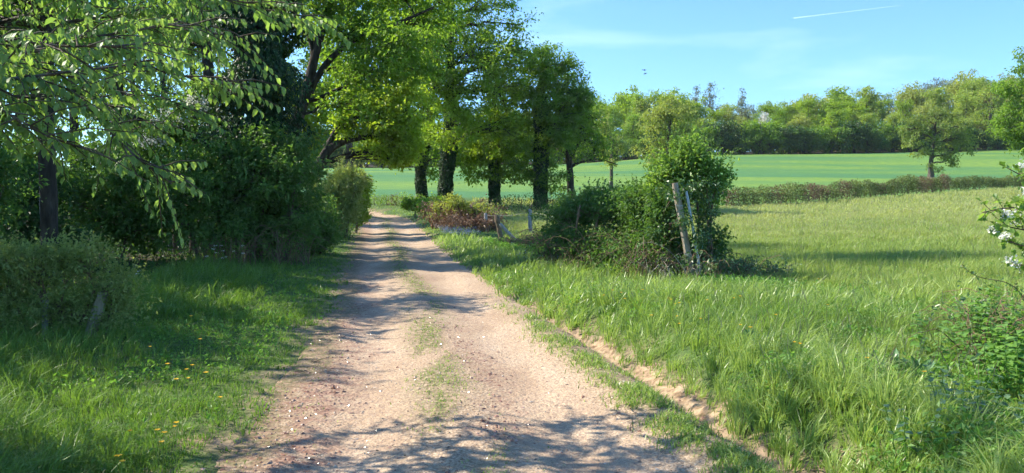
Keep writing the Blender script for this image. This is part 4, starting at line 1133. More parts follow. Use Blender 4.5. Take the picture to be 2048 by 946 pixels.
def post(name, label, base_px, top_px, d, rad, mat, sides=8, group=None, dd=0, chamfer=True, cat='post', seed=3, extra=None):
    r = rng(seed)
    A = W(*base_px, d); B = W(*top_px, d + dd); A[2] = min(A[2], gz(A[0], A[1]) + .02) - .12
    root = thing(name, label, cat, tuple(A), group=group)
    g = Geo(); n = 12; t = np.linspace(0, 1, n)[:, None]
    P = (B - A) * t
    P[1:-1] += r.normal(size=(n - 2, 3)) * rad * .05
    R = np.full(n, rad) * (1 + .05 * r.normal(size=n)); R[-1] *= .82
    tubes(P, R, sides, geo=g)
    obj('shaft', g, M[mat], root)
    if extra: extra(root, A, B)
    return root
def wire_ring(z_fracs, rad, R):
    def f(root, A, B):
        g = Geo(); t = np.linspace(0, 2 * math.pi, 15)
        for zf in z_fracs:
            c = (B - A) * zf
            P = c + np.stack([np.cos(t) * R, np.sin(t) * R, .02 * np.sin(t)], 1)
            tubes(P, np.full(15, rad), 4, geo=g)
        obj('wire_band', g, M['metal'], root)
    return f
post('leaning_post', 'thick weathered wooden post leaning left inside the tall leafy bush', (1391, 570), (1349, 366), 13.95, .062, 'post', 10, seed=7, extra=wire_ring([.35, .62, .8], .003, .066))
post('metal_stake', 'thin pale metal stake leaning beside the thick wooden post', (1409, 570), (1372, 382), 13.9, .024, 'metal', 6, seed=8, extra=wire_ring([.5], .003, .032))
post('fence_post', 'short pale fence post at the right end of the bracken mound', (974, 470), (971, 426), 33, .07, 'greypost', 8, seed=9, extra=wire_ring([.8], .008, .075))
post('fence_post', 'upright grey fence post standing alone before the dark hedge', (1061, 462), (1060, 418), 31, .075, 'greypost', 8, seed=10, extra=wire_ring([.75], .008, .08))
post('broken_rail', 'grey fallen rail leaning down to the right by the fence', (1046, 492), (1000, 447), 26, .06, 'greypost', 7, cat='rail', seed=11)
post('broken_post', 'short dark broken post at the head of the fallen rail', (1004, 480), (993, 430), 27.5, .085, 'twig', 8, seed=12)
post('broken_rail', 'pale rail end lying lowest beside the bramble tangle', (1062, 500), (1020, 468), 24.5, .04, 'pale_dead', 7, cat='rail', seed=13)
# wires of the fence
def wire(label, pts):
    P = np.array([W(u, v, d) for u, v, d in pts]); b = P[0].copy()
    o = obj('fence_wire', tubes(resample(np.concatenate([P - b, np.zeros((len(P), 1))], 1), 14)[:, :3], np.full(14, .006), 4), M['greypost'])
    o.location = tuple(b); tag(o, label, 'wire')
wire('top wire running between the two upright fence posts', [(971, 431, 33), (1015, 432, 32), (1060, 424, 31)])
wire('wire from the grey fence post into the bramble thicket', [(1060, 424, 31), (1120, 436, 25), (1180, 430, 20)])

tangle('grey tangle of bare bramble stems around the fallen rails', 22.5, [(1005, 1060, 470, 1.5), (1050, 1110, 460, 0), (1080, 1130, 450, -1)], 420, 304, rad=.010, leafy=('bramble_leaf', 500, .06))
bush('bramble_thicket', 'long dark bramble thicket between the fallen rails and the leaning post', 'bush', 16.6,
     [(1130, 440, 45, 44, 1.5), (1190, 420, 50, 40, .8), (1240, 425, 55, 50, 0), (1300, 435, 55, 56, -1), (1170, 490, 55, 34, 0), (1230, 500, 65, 42, -.8), (1300, 505, 60, 48, -1.8), (1165, 412, 26, 16, 1), (1210, 402, 34, 16, .5), (1280, 396, 40, 18, -.5), (1325, 470, 40, 66, -1.9), (1375, 520, 44, 44, -1.3), (1305, 530, 50, 36, -1.8), (1428, 500, 20, 50, -1.6), (1330, 410, 36, 34, -2.2), (1215, 530, 60, 30, -1.0), (1120, 480, 36, 36, .8), (1280, 400, 50, 40, -1.2), (1260, 545, 60, 26, -1.6)],
     [[(1140, 525, 3), (1150, 470, 2.5), (1160, 410, 1.5)], [(1200, 530, 3), (1190, 470, 2.5), (1200, 410, 1.5)], [(1250, 545, 3), (1260, 480, 2.5), (1240, 410, 1.5)], [(1300, 550, 3), (1290, 480, 2), (1300, 420, 1.5)]],
     n_clump=1300, n_leaf=20, leaf=.06, sig=.13, mat='wood_leaf', bark='dead', seed=305, tones=(0, .8), twig_r=.7, spike=1.2, shoots=(260, .17))
tangle('dry hanging bramble stems massed along the front of the thicket', 16, [(1080, 1180, 450, 1.4), (1150, 1290, 450, .2), (1250, 1370, 455, -1.3)], 620, 306, rad=.006, leafy=('wood_leaf', 5200, .055))
bush('privet_shrub', 'glossy upright shoots topping the left of the bramble thicket', 'bush', 18.5,
     [(1150, 418, 24, 18), (1185, 405, 26, 18), (1220, 405, 26, 18, -.3), (1130, 432, 20, 16, .4)],
     [[(1170, 480, 3), (1170, 430, 2), (1175, 385, 1.2)], [(1200, 480, 3), (1210, 430, 2), (1215, 385, 1.2)]],
     n_clump=130, n_leaf=18, leaf=.075, sig=.13, mat='holly_leaf', seed=307, droop=-.5, flat=1.3, shoots=(120, .24))
bush('leafy_bush', 'tall leafy bush with bright top growing over the leaning post', 'bush', 14.8,
     [(1365, 318, 40, 24), (1340, 345, 40, 26), (1405, 342, 40, 26), (1375, 375, 52, 26, .3), (1322, 385, 34, 26, .3), (1432, 372, 24, 18), (1385, 296, 18, 14), (1455, 352, 12, 8), (1415, 410, 24, 24, .4), (1385, 345, 34, 34)],
     [[(1375, 562, 4), (1365, 470, 3), (1350, 380, 2)], [(1410, 560, 3), (1420, 470, 2.5), (1425, 390, 1.5)], [(1390, 560, 3), (1400, 450, 2.5), (1385, 340, 1.5)], [(1350, 560, 3), (1330, 480, 2.5), (1320, 400, 1.5)], [(1360, 562, 2), (1345, 500, 1.6), (1352, 430, 1)]],
     n_clump=560, n_leaf=11, leaf=.066, sig=.11, mat='privet_leaf', seed=308, twig_r=.5, solid=1.8, droop=-.35, spike=2.0, flat=1.0, shoots=(210, .36))
bush('ivy_bush', 'darker ivy hanging down both sides of the leaning post', 'bush', 14.5,
     [(1330, 520, 26, 40, .1), (1425, 530, 16, 30, .3), (1360, 385, 34, 22, -.35), (1320, 450, 26, 40, -.1), (1412, 430, 20, 50, -.2), (1350, 450, 10, 30, -.3), (1366, 445, 20, 20, -.75), (1400, 470, 12, 34, -.7), (1372, 515, 12, 10, -.75), (1352, 395, 14, 12, -.75), (1410, 375, 26, 20, -.3), (1345, 550, 30, 14, -.3)],
     [[(1340, 562, 2), (1335, 500, 2), (1330, 440, 1)], [(1424, 562, 2), (1424, 500, 2), (1420, 430, 1)]],
     n_clump=210, n_leaf=12, leaf=.055, sig=.09, mat='holly_leaf', seed=309, twig_r=.5)
tangle('low sprawl of bramble spreading into the meadow right of the leaning post', 14.6, [(1420, 1500, 500, 0), (1480, 1570, 520, .3), (1400, 1450, 500, -.3)], 200, 310, rad=.006, leafy=('bramble_leaf', 2600, .055))
tangle('dry stems hanging at the foot of the leaning post', 14.2, [(1335, 1400, 480, -.1), (1300, 1360, 500, .1)], 60, 311, rad=.005, mat='pale_dead', name='dead_bramble')

# ------------------------------------------------------------------ right edge: blossoming hawthorn, dead bramble, nettles
def build_hawthorn():
    r = rng(400)
    bx, by = 4.15, 5.3
    b = np.array([bx, by, gz(bx, by)])
    root = thing('blossoming_hawthorn', 'hawthorn spray with white blossom reaching in from the right edge', 'tree', tuple(b))
    gw = Geo(); gl = Geo()
    bark_trunk(gw, np.array([(0, 0, -.1, .035), (-.05, 0, .7, .03), (0, 0, 1.4, .022), (.1, 0, 2.1, .008)]), 12, 8, r)
    def wp(*a): return [W(*p) - b for p in a]
    limbs = [[np.array([0, 0, 1.0])] + wp((2090, 430, 5.0), (2030, 405, 4.9), (1965, 425, 4.8)),
             [np.array([0, 0, 1.1])] + wp((2090, 380, 5.1), (2045, 350, 5.1), (2015, 338, 5.1)),
             [np.array([0, 0, .9])] + wp((2090, 470, 5.0), (2040, 455, 4.9), (1985, 448, 4.9)),
             [np.array([0, 0, .8])] + wp((2090, 500, 5.1), (2050, 495, 5.0), (2010, 480, 5.0)),
             [np.array([0, 0, 1.2])] + wp((2100, 400, 4.9), (2060, 390, 4.8), (2030, 420, 4.8)),
             [np.array([0, 0, 1.5]), np.array([.2, .3, 2.2]), np.array([.1, .7, 2.5])], [np.array([0, 0, .7])] + wp((2110, 520, 5.2), (2070, 540, 5.1), (2035, 530, 5.1)),
             [np.array([0, 0, 1.4])] + wp((2110, 330, 5.2), (2080, 300, 5.2), (2062, 290, 5.2))]
    TW = []; R_ = []; bl = Geo()
    for k in range(44):          # the rest of the small tree, beyond the edge of the view
        a = -1.9 + 3.9 * r.random(); z = .5 + 1.6 * r.random(); q = .5 + .55 * r.random()
        e = np.array([math.cos(a) * q + .15, math.sin(a) * q, z + .35 * r.random() + .1])
        limbs.append([np.array([0, 0, z * .8]), np.array([e[0] * .5, e[1] * .5, z + .1]), e])
    for li, L in enumerate(limbs):
        Q = resample(np.concatenate([np.array(L), np.zeros((len(L), 1))], 1), 12)[:, :3]
        tubes(Q, np.linspace(.012, .003, 12), 5, geo=gw)
        for j in range(24):
            t = .3 + .7 * (j + r.random()) / 24; i = min(10, int(t * 11)); f = t * 11 - i
            p = Q[i] * (1 - f) + Q[i + 1] * f
            dv = norm(norm(Q[i + 1] - Q[i]) * .5 + r.normal(size=3) * .6); ln = .04 + .09 * r.random()
            TW.append([p, p + dv * ln * .5, p + dv * ln]); R_.append([.003, .002, .001])
            m = 7
            s = r.random(m)[:, None]
            leaves(p + dv * ln * s, dv * .4 + r.normal(size=(m, 3)) * .6, r.normal(size=(m, 3)) * .5 + [0, 0, .9], .042 * (.7 + .7 * r.random(m)), .75, r.random(m), gl)
            if r.random() < (.55 if li in (0, 4) else .22):
                c = p + dv * ln + [0, 0, .01]; n = 60
                leaves(c + r.normal(size=(n, 3)) * .017, r.normal(size=(n, 3)), r.normal(size=(n, 3)) + [0, 0, 1], .014 * (.7 + .6 * r.random(n)), .95, r.random(n), bl)
    tubes(np.array(TW), np.array(R_), 3, geo=gw)
    obj('trunk', gw, M['twig'], root); obj('crown', gl, M['privet_leaf'], root); obj('blossom', bl, M['blossom'], root)
build_hawthorn()
tangle('brown thorny bramble with a bleached twig at the right edge', 6.9, [(1950, 2060, 560, 0), (1925, 1990, 585, -.2), (2000, 2120, 545, .2)], 150, 401, rad=.004, mat='dead', leafy=('bramble_leaf', 620, .04))
def arch_stem(label, pts, rad, mat, name='bramble_shoot', cat='bramble', leaf=None, seed=1):
    r = rng(seed); P = np.array([W(*p) for p in pts]); P[0, 2] = min(P[0, 2], gz(P[0, 0], P[0, 1]) - .02); b = P[0].copy()
    root = thing(name, label, cat, tuple(b))
    Q = resample(np.concatenate([P - b, np.zeros((len(P), 1))], 1), 16)[:, :3]
    obj('stem', tubes(Q, np.linspace(rad, rad * .4, 16), 5), M[mat], root, smooth=True)
    if leaf:
        n, L, m = leaf; i = r.integers(5, 16, n)
        obj('foliage', leaves(Q[i] + r.normal(size=(n, 3)) * .02, r.normal(size=(n, 3)), r.normal(size=(n, 3)) * .5 + [0, 0, .9], L * (.6 + .8 * r.random(n)), .65, r.random(n)), M[m], root)
arch_stem('brown bramble shoot arching across the right edge above the nettles', [(2075, 690, 6.3), (2060, 600, 6.3), (2035, 565, 6.3), (1990, 556, 6.3), (1960, 565, 6.3), (1925, 530, 6.3)], .006, 'dead', leaf=(46, .035, 'bramble_leaf'), seed=3)
arch_stem('bleached bare twig standing left of the nettles', [(1953, 680, 6.4), (1950, 645, 6.4), (1935, 620, 6.4), (1915, 596, 6.4)], .007, 'pale_dead', name='bare_twig', cat='twig', leaf=(10, .03, 'bramble_leaf'), seed=4)

def plant_nettle(name, label, cat, x, y, h, seed, mat='nettle_leaf', n_st=6, leaf=.07, spread=.10, group=None, wf=.6):
    r = rng(seed); z = gz(x, y); root = thing(name, label, cat, (x, y, z), group=group)
    gs = Geo(); gl = Geo()
    for k in range(n_st):
        a = np.array([r.normal() * spread, r.normal() * spread, -.03]); H = h * (.6 + .5 * r.random())
        e = a + [r.normal() * .08, r.normal() * .08, H]
        t = np.linspace(0, 1, 6)[:, None]; P = a * (1 - t) + e * t + r.normal(size=(6, 3)) * .006
        tubes(P, np.linspace(.004, .002, 6), 5, geo=gs)
        m = int(H / .045)
        for j in range(m):
            s = .15 + .85 * (j + 1) / m; c = a * (1 - s) + e * s; ang = j * 1.57 + k
            for q in (0, math.pi):
                dv = np.array([math.cos(ang + q), math.sin(ang + q), .15])
                leaves(c[None], dv[None] + r.normal(size=(1, 3)) * .15 + [0, 0, -.15], np.array([[0, 0, 1.]]) + r.normal(size=(1, 3)) * .2, leaf * (1.15 - .5 * s) * (.8 + .4 * r.random(1)), wf, np.array([np.clip(r.random() * .6 + s * .4, 0, 1)]), gl, fine=True, fold=.05)
    obj('stem', gs, M['nettle_leaf'], root); obj('foliage', gl, M[mat], root)
    return root
def at_ground(u, v, hh=0.0):
    """ground point seen at (u, v)"""
    d = 3.0
    for _ in range(400):
        p = W(u, v, d)
        if p[2] <= gz(p[0], d) + hh: return p[0], d
        d *= 1.012
    return p[0], d
for i, (u, v, h, lab) in enumerate([(1965, 735, .60, 'nettle clump, leftmost beside the bleached twig'), (2015, 745, .66, 'tall nettle clump under the brown bramble'), (2060, 760, .66, 'nettle clump cut by the right edge of the view'),
                                    (1985, 790, .5, 'shorter nettle clump in front of the tall ones'), (2035, 810, .5, 'front nettle clump at the right edge')]):
    x, y = at_ground(u, v)
    plant_nettle('nettle_plant', lab, 'nettle', x, y, h, 410 + i, n_st=14, leaf=.10, spread=.17, group='nettles at the right edge')
for i, (u, v, h, lab) in enumerate([(1900, 850, .34, 'pale leafed bramble seedling left of the front nettles'), (1960, 880, .34, 'pale leafed bramble low in the right corner'), (2030, 900, .36, 'pale leafed bramble in the bottom right corner'), (1860, 925, .28, 'low pale leafed sprig nearest the bottom edge')]):
    x, y = at_ground(u, v)
    plant_nettle('bramble_sprig', lab, 'bramble', x, y, h, 420 + i, mat='bramble_leaf', n_st=6, leaf=.06, spread=.12, wf=.8, group='bramble sprigs in the right corner')
def plant_dock(label, x, y, L, seed, n=30, mat='dock_leaf'):
    r = rng(seed); z = gz(x, y); root = thing('dock_plant', label, 'dock', (x, y, z), group='dock plants in the right verge')
    gl = Geo(); gs = Geo()
    a = r.random(n) * 6.28; el = .75 + .65 * r.random(n)
    dv = np.stack([np.cos(a) * np.cos(el), np.sin(a) * np.cos(el), np.sin(el)], 1)
    p0 = np.stack([np.cos(a) * .02, np.sin(a) * .02, np.full(n, .0)], 1)
    st = p0 + dv * (.06 + .05 * r.random(n))[:, None]
    tubes(np.stack([p0, (p0 + st) / 2, st], 1), np.tile([.004, .003, .003], (n, 1)), 4, geo=gs)
    leaves(st, dv - [0, 0, .25], np.array([0, 0, 1.]) + r.normal(size=(n, 3)) * .2 - dv * .2, L * (.6 + .6 * r.random(n)), .34, r.random(n), gl, fine=True, fold=.08)
    obj('stem', gs, M['nettle_leaf'], root); obj('foliage', gl, M[mat], root)
for i, (u, v, L, lab) in enumerate([(1790, 765, .17, 'broad leafed dock, left of the pair near the yellow flower'), (1845, 780, .17, 'broad leafed dock, right of the pair near the yellow flower'),
                                    (1510, 700, .11, 'small dock in long grass below the leaning post bush'), (1745, 590, .14, 'dock far up the verge before the meadow shadow')]):
    x, y = at_ground(u, v)
    plant_dock(lab, x, y, L, 430 + i)
# ================================================================== grass
def blades(x, y, h, w, lean, seed, zoff=0, a=None, surfz=None, windx=.25, ang=None):
    r = rng(seed); n = len(x)
    z = (ground_h(x, y) if surfz is None else surfz) + zoff - .01
    yaw = r.random(n) * math.pi
    sx, sy = np.cos(yaw) * w * .5, np.sin(yaw) * w * .5
    la = r.random(n) * 2 * math.pi if ang is None else ang + r.normal(size=n) * .5
    lx = (np.cos(la) * lean + windx * lean) * h; ly = np.sin(la) * lean * h
    b0 = np.stack([x - sx, y - sy, z], 1); b1 = np.stack([x + sx, y + sy, z], 1)
    mz = z + h * .58
    m0 = np.stack([x - sx * .8 + lx * .28, y - sy * .8 + ly * .28, mz], 1); m1 = np.stack([x + sx * .8 + lx * .28, y + sy * .8 + ly * .28, mz], 1)
    tz = z + h * np.clip(1 - lean * lean * .35, .35, 1)
    tp = np.stack([x + lx, y + ly, tz], 1)
    V = np.stack([b0, b1, m1, m0, tp], 1).reshape(-1, 3)
    i = np.arange(n)[:, None] * 5
    g = Geo(); g.add(V, i + [0, 1, 2, 3], i + [3, 2, 4], np.repeat(r.random(n) if a is None else a, 5))
    return g
def tuft(x, y, cell, seed, pull=.5):
    """gather blades into tufts; returns new positions and the outward angle"""
    ix = np.floor(x / cell).astype(int); iy = np.floor(y / cell).astype(int)
    j1 = _lat[ix % 256, (iy + seed) % 256]; j2 = _lat[(iy + 91) % 256, (ix + seed * 3) % 256]
    cx = (ix + .15 + .7 * j1) * cell; cy = (iy + .15 + .7 * j2) * cell
    dx, dy = x - cx, y - cy
    pull = np.where(_lat[(ix * 3 + (dx * 997).astype(int)) % 256, (iy + (dy * 991).astype(int)) % 256] < .4, .95, pull)
    return cx + dx * pull, cy + dy * pull, np.arctan2(dy, dx), _lat[(ix * 7 + 13) % 256, (iy * 5 + 29) % 256]
def hedge_x(y):
    return np.interp(y, [0, 12, 14.3, 20, 27, 33, 45, 60], [5.0, 4.5, 3.5, 1.0, -.3, -.9, -1.8, -3.5])
def scatter(seed, n, y0, y1, tmax=.78, p=1.0):
    """points over the wedge of ground in view (and beyond its sides), thinner with distance"""
    r = rng(seed)
    q = r.random(n)
    if p == 1: y = y0 * (y1 / y0) ** q
    else: y = (y0 ** (2 - p) + q * (y1 ** (2 - p) - y0 ** (2 - p))) ** (1 / (2 - p))
    x = (r.random(n) * 2 - 1) * tmax * (y + 1.5)
    return x, y, r
def right_edge(x, y):
    return edge_s(x, y)
def stuff(name, geo, mat, label, cat):
    o = obj(name, geo, M[mat]); tag(o, label, cat, kind='stuff'); return o

# right verge and bank
def verge_right(seed, n, y0, y1, w):
    x, y, r = scatter(seed, n, y0, y1)
    s = track_s(x, y); e = right_edge(x, y)
    k = (s > e - .10 + .16 * r.random(n)) & (y < edge_y(x) - 1) & ((x < hedge_x(y) + 1.0) | (y < 13.5 + 1.0 * fbm(x, y)))
    k &= (r.random(n) < .5 + .9 * fbm(x * 1.1, y * 1.1, 3))
    x, y, s, e = x[k], y[k], s[k], e[k]; m = len(x)
    cl = fbm(x * .9 + 9, y * .9 + 4, 3); big = fbm(x * .35 + 2, y * .35, 2)
    h = (.15 + .11 * sstep(0, .8, s - e) + .20 * (cl - .4)) * (.55 + .8 * r.random(m)) * (1 + .25 * sstep(4, 7, y) * sstep(.3, 2.0, s - e))
    h = np.clip(h * .78, .04, .32) * (1 - .55 * sstep(1.3, .3, hedge_x(y) - x) * (y > 11.5))
    a = np.clip(.45 * r.random(m) + .75 * (big - .2), 0, 1)
    return x, y, h, a, w
parts = Geo()
for args in ((500, 240000, 3.2, 9.5, .0078), (501, 200000, 9.5, 22, .0135), (502, 80000, 22, 60, .026)):
    x, y, h, a, w = verge_right(*args); r = rng(args[0] + 50)
    x, y, ang, tv = tuft(x, y, .20 if args[2] < 9 else .34, args[0] % 50)
    h = np.where(r.random(len(x)) < .45, h * .6, h)
    h = h * (.62 + .85 * tv) * (1 - .45 * sstep(2.3, 3.0, x) * sstep(8.5, 7, y))
    a = np.clip(a * .65 + .5 * (tv - .2), 0, 1)
    g = blades(x, y, h, w * (.6 + .9 * r.random(len(x))), .25 + 1.0 * r.random(len(x)) ** 1.2, args[0] + 60, a=a, ang=ang)
    parts.join(g)
stuff('verge_grass', parts, 'grass_near', 'long bright tufted grass on the bank right of the track', 'grass')

# left verge: short grass, taller near the lower left corner
parts = Geo()
for (sd, n, y0, y1, w) in ((510, 150000, 3.2, 9.5, .0066), (511, 150000, 9.5, 24, .0115), (512, 60000, 24, 62, .02)):
    x, y, r = scatter(sd, n, y0, y1)
    s = track_s(x, y)
    nn = fbm(x * 1.7, y * 1.7, 4)
    e = left_s(y) + .8 * (nn - .5)
    wfl = woodfloor(x, y)
    dens = sstep(-.05, .55, -s - e) * .9 + .12
    k = (-s > e - .04) & (r.random(n) < (1 - .93 * wfl)) & (y < edge_y(x) + 1) & (r.random(n) < dens * (.35 + 1.1 * fbm(x * .9 + 3, y * .9, 3)))
    x, y, s, e = x[k], y[k], s[k], e[k]; m = len(x)
    tall = sstep(1.2, 3.2, -s - e + 1.2 * (1 - sstep(3.5, 7, y))) * (1 - .6 * sstep(7.5, 10, y)) + .55 * sstep(.4, 0, np.abs(-s - e - (2.2 + .03 * y)) - .8) * sstep(9, 12, y)
    far = sstep(24, 30, y)
    h = (.045 + .20 * tall + .05 * fbm(x * 1.2, y * 1.2, 2) + .22 * far * sstep(.2, 1, -s - e)) * (.5 + .9 * r.random(m))
    h = h * (.35 + .65 * sstep(0, .7, -s - e))
    a = np.clip(.45 * r.random(m) + .7 * (fbm(x * .5, y * .5 + 8, 3) - .2), 0, 1)
    x, y, ang, tv = tuft(x, y, .16 if sd == 510 else .3, sd % 50, .6)
    h = h * (.65 + .8 * tv); a = np.clip(a * .7 + .4 * (tv - .2), 0, 1)
    g = blades(x, y, h, w * (.7 + .7 * r.random(m)), .3 + .9 * r.random(m), sd + 60, a=a, ang=ang)
    parts.join(g)
stuff('shaded_grass', parts, 'grass_mown', 'short shaded grass on the verge left of the track', 'grass')

# tufts on the track: middle ridge and the strip beside the gully
x, y, r = scatter(520, 420000, 3.4, 52, tmax=.45)
s = track_s(x, y)
nn = fbm(x * 2.2, y * .8, 4)
md = np.exp(-((s + .02 - .12 * np.sin(y * .6)) / .20) ** 2) * sstep(.40, .66, nn + .30 * sstep(9, 18, y) + .13 * (1 - sstep(5, 8, y)) - .02) * .6
st = gully(y) * np.exp(-((s - strip_s(y) - .04 * np.sin(y * 2)) / .17) ** 2) * sstep(.30, .58, fbm(x * 3, y * 3, 3)) * 1.3
le = .05 * sstep(.8, 1.2, -s) * (s > -1.5) * sstep(.45, .6, fbm(x * 4, y * 4))
k = r.random(len(x)) < np.maximum(np.maximum(md, st), le)
x, y, s = x[k], y[k], s[k]; m = len(x)
h = np.where(s > .9, .06, .028) * (.5 + 1.1 * r.random(m)) * (1 + .3 * sstep(12, 40, y))
g = blades(x, y, h, (.004 + .0006 * y) * (.7 + .6 * r.random(m)), .4 + .9 * r.random(m), 521, surfz=surf(x, y))
stuff('track_grass', g, 'grass_near', 'worn grass tufts along the middle ridge of the track', 'grass')

# meadow
parts = Geo(); dry = Geo()
for (sd, n, y0, y1, w, hh) in ((530, 200000, 10.5, 22, .009, .24), (531, 260000, 22, 45, .017, .22), (532, 240000, 45, 100, .036, .24)):
    x, y, r = scatter(sd, n, y0, y1)
    k = (x > hedge_x(y) + .3) & (y < edge_y(x)) & ((y > 12.5 + 1.5 * fbm(x, y)) | (x > hedge_x(y) + .8))
    k &= r.random(len(x)) < .35 + fbm(x * .5, y * .5, 3)
    x, y = x[k], y[k]; m = len(x)
    cl = fbm(x * .35, y * .35, 3)
    h = hh * (.5 + .8 * r.random(m)) * (.6 + .8 * cl)
    a = np.clip(.4 * r.random(m) + .25 * cl + .45 * sstep(22, 50, y + 14 * (cl - .5)), 0, 1)
    x, y, ang, tv = tuft(x, y, .5 if sd == 530 else .9, sd % 50, .7)
    h = h * (.75 + .55 * tv)
    g = blades(x, y, h, w * (.7 + .6 * r.random(m)), .2 + .6 * r.random(m), sd + 60, a=a, ang=ang); parts.join(g)
    q = r.random(m) < .03 + .32 * sstep(18, 36, y)
    g = blades(x[q] + .03, y[q], h[q] * 1.05, w * .5 * np.ones(q.sum()), .15 + .4 * r.random(q.sum()), sd + 70); dry.join(g)
stuff('meadow_grass', parts, 'grass_meadow', 'uncut pale green grass filling the meadow on the right', 'grass')
# dry straw among the near right grass
for (sd, n, y0, y1, w) in ((540, 60000, 3.6, 14, .004),):
    x, y, r = scatter(sd, n, y0, y1)
    s = track_s(x, y); e = right_edge(x, y)
    pt = sstep(.50, .66, fbm(x * .8 + 31, y * .8, 3)) * sstep(1.0, 2.2, s - e)
    k = (s > e + .3) & (r.random(len(x)) < .05 + .55 * pt)
    x, y = x[k], y[k]; m = len(x)
    g = blades(x, y, (.09 + .12 * r.random(m)), w * np.ones(m), .8 + 1.0 * r.random(m), sd + 60); dry.join(g)
stuff('dry_grass', dry, 'grass_dry', 'straw coloured dead grass mixed through the meadow and bank', 'grass')
# undergrowth leaves on the wood floor and at the hedge foot
r = rng(560); n = 60000
y = 6 + 30 * r.random(n); x = -4.5 - 14 * r.random(n)
wv = woodfloor(x, y); k = (wv > .1) & (r.random(n) < .8)
x, y = x[k], y[k]; n = len(x)
pos = np.stack([x, y, ground_h(x, y) + .25 * r.random(n) ** 1.5 * (.4 + fbm(x, y))], 1)
g = leaves(pos, r.normal(size=(n, 3)) + [0, 0, .2], r.normal(size=(n, 3)) * .5 + [0, 0, .9], .07 * (.6 + .8 * r.random(n)), .7, r.random(n))
stuff('ground_ivy', g, 'dark_leaf', 'low leafy ground cover in the shade of the wood', 'ground cover')
r = rng(561); n = 26000
y = 11.5 + 14 * r.random(n); x = hedge_x(y) - .9 + 1.1 * r.random(n)
k = r.random(n) < sstep(.3, .5, fbm(x * 1.5, y * 1.5)); x, y = x[k], y[k]; n = len(x)
pos = np.stack([x, y, ground_h(x, y) + .22 * r.random(n)], 1)
g = leaves(pos, r.normal(size=(n, 3)) + [0, 0, .3], r.normal(size=(n, 3)) * .5 + [0, 0, .9], .05 * (.6 + .8 * r.random(n)), .6, r.random(n))
stuff('low_weeds', g, 'nettle_leaf', 'low leafy weeds along the foot of the bramble thicket', 'weeds')
# broad leafed herbs in the verges (clover, plantain, cleavers)
r = rng(562)
x, y, r = scatter(562, 260000, 3.4, 15)
s = track_s(x, y); e = right_edge(x, y)
rp_ = (s > e + .1) * sstep(.48, .62, fbm(x * 1.2 + 71, y * 1.2, 3)) * .5 * (1 + 1.0 * sstep(2.6, 3.6, x))
lp_ = (-s > 1.7) * sstep(.45, .62, fbm(x * 1.3 + 7, y * 1.3, 3)) * .45
k = r.random(len(x)) < np.maximum(rp_, lp_)
x, y, s = x[k], y[k], s[k]; n = len(x)
pos = np.stack([x, y, ground_h(x, y) + (.02 + .16 * r.random(n)) * np.where(s < 0, .6, 1)], 1)
g = leaves(pos, r.normal(size=(n, 3)) + [0, 0, .5], r.normal(size=(n, 3)) * .5 + [0, 0, .9], .036 * (.5 + 1.1 * r.random(n) ** 2), .6, r.random(n))
stuff('verge_herbs', g, 'nettle_leaf', 'small broad leafed herbs growing among the verge grass', 'herbs')

# ------------------------------------------------------------------ loose stones and chips
def stones(seed, x, y, size, mat, name, label):
    r = rng(seed); n = len(x)
    base = np.array([[1, 0, 0], [-1, 0, 0], [0, 1, 0], [0, -1, 0], [0, 0, 1], [0, 0, -1]], float)
    fc = np.array([[0, 2, 4], [2, 1, 4], [1, 3, 4], [3, 0, 4], [2, 0, 5], [1, 2, 5], [3, 1, 5], [0, 3, 5]])
    v = base[None] * (1 + .45 * r.normal(size=(n, 6, 1)).clip(-1, 1)) * np.stack([size * (.6 + .8 * r.random(n)), size * (.6 + .6 * r.random(n)), size * (.3 + .3 * r.random(n))], 1)[:, None]
    a = r.random(n) * 6.28; c, s_ = np.cos(a)[:, None], np.sin(a)[:, None]
    v = np.stack([v[..., 0] * c - v[..., 1] * s_, v[..., 0] * s_ + v[..., 1] * c, v[..., 2]], -1)
    v += np.stack([x, y, surf(x, y) + size * .12], 1)[:, None]
    g = Geo(); g.add(v.reshape(-1, 3), None, (np.arange(n)[:, None, None] * 6 + fc[None]).reshape(-1, 3), np.repeat(r.random(n), 6))
    return stuff(name, g, mat, label, 'gravel')
def tint_mat(name, stops):
    m, nt, b, out = nodes_of(name)
    at = nt.nodes.new('ShaderNodeAttribute'); at.attribute_name = 'tint'
    r = nt.nodes.new('ShaderNodeValToRGB'); e = r.color_ramp.elements
    e[0].position, e[0].color = 0, (*stops[0], 1); e[1].position, e[1].color = 1, (*stops[-1], 1)
    for i, c in enumerate(stops[1:-1]):
        k = e.new((i + 1) / (len(stops) - 1)); k.color = (*c, 1)
    nt.links.new(at.outputs['Fac'], r.inputs['Fac']); nt.links.new(r.outputs['Color'], b.inputs['Base Color'])
    b.inputs['Roughness'].default_value = .20; return m
M['chip'] = tint_mat('brick_chips', [(.16, .07, .045), (.28, .14, .095), (.36, .22, .16), (.30, .2, .15)])
M['grit'] = tint_mat('pale_grit', [(.20, .14, .10), (.34, .25, .18), (.42, .33, .25), (.48, .42, .34)])
x, y, r = scatter(600, 90000, 3.3, 16, tmax=.5)
s = track_s(x, y)
pr = .95 * np.exp(-((s + left_s(y) - .12) / .24) ** 2) * (.35 + .65 * sstep(.4, .6, fbm(x * 2, y * 2))) * .42 + np.exp(-((s - .18) / .2) ** 2) * sstep(.5, .66, fbm(x * 1.9 + 5, y * 1.3)) * .55 * (y < 10) + .016 * (np.abs(s) < 1.4) + .03 * (s > strip_s(y) + .2) * (s < strip_s(y) + .55) * gully(y)
k = r.random(len(x)) < pr; x, y = x[k], y[k]
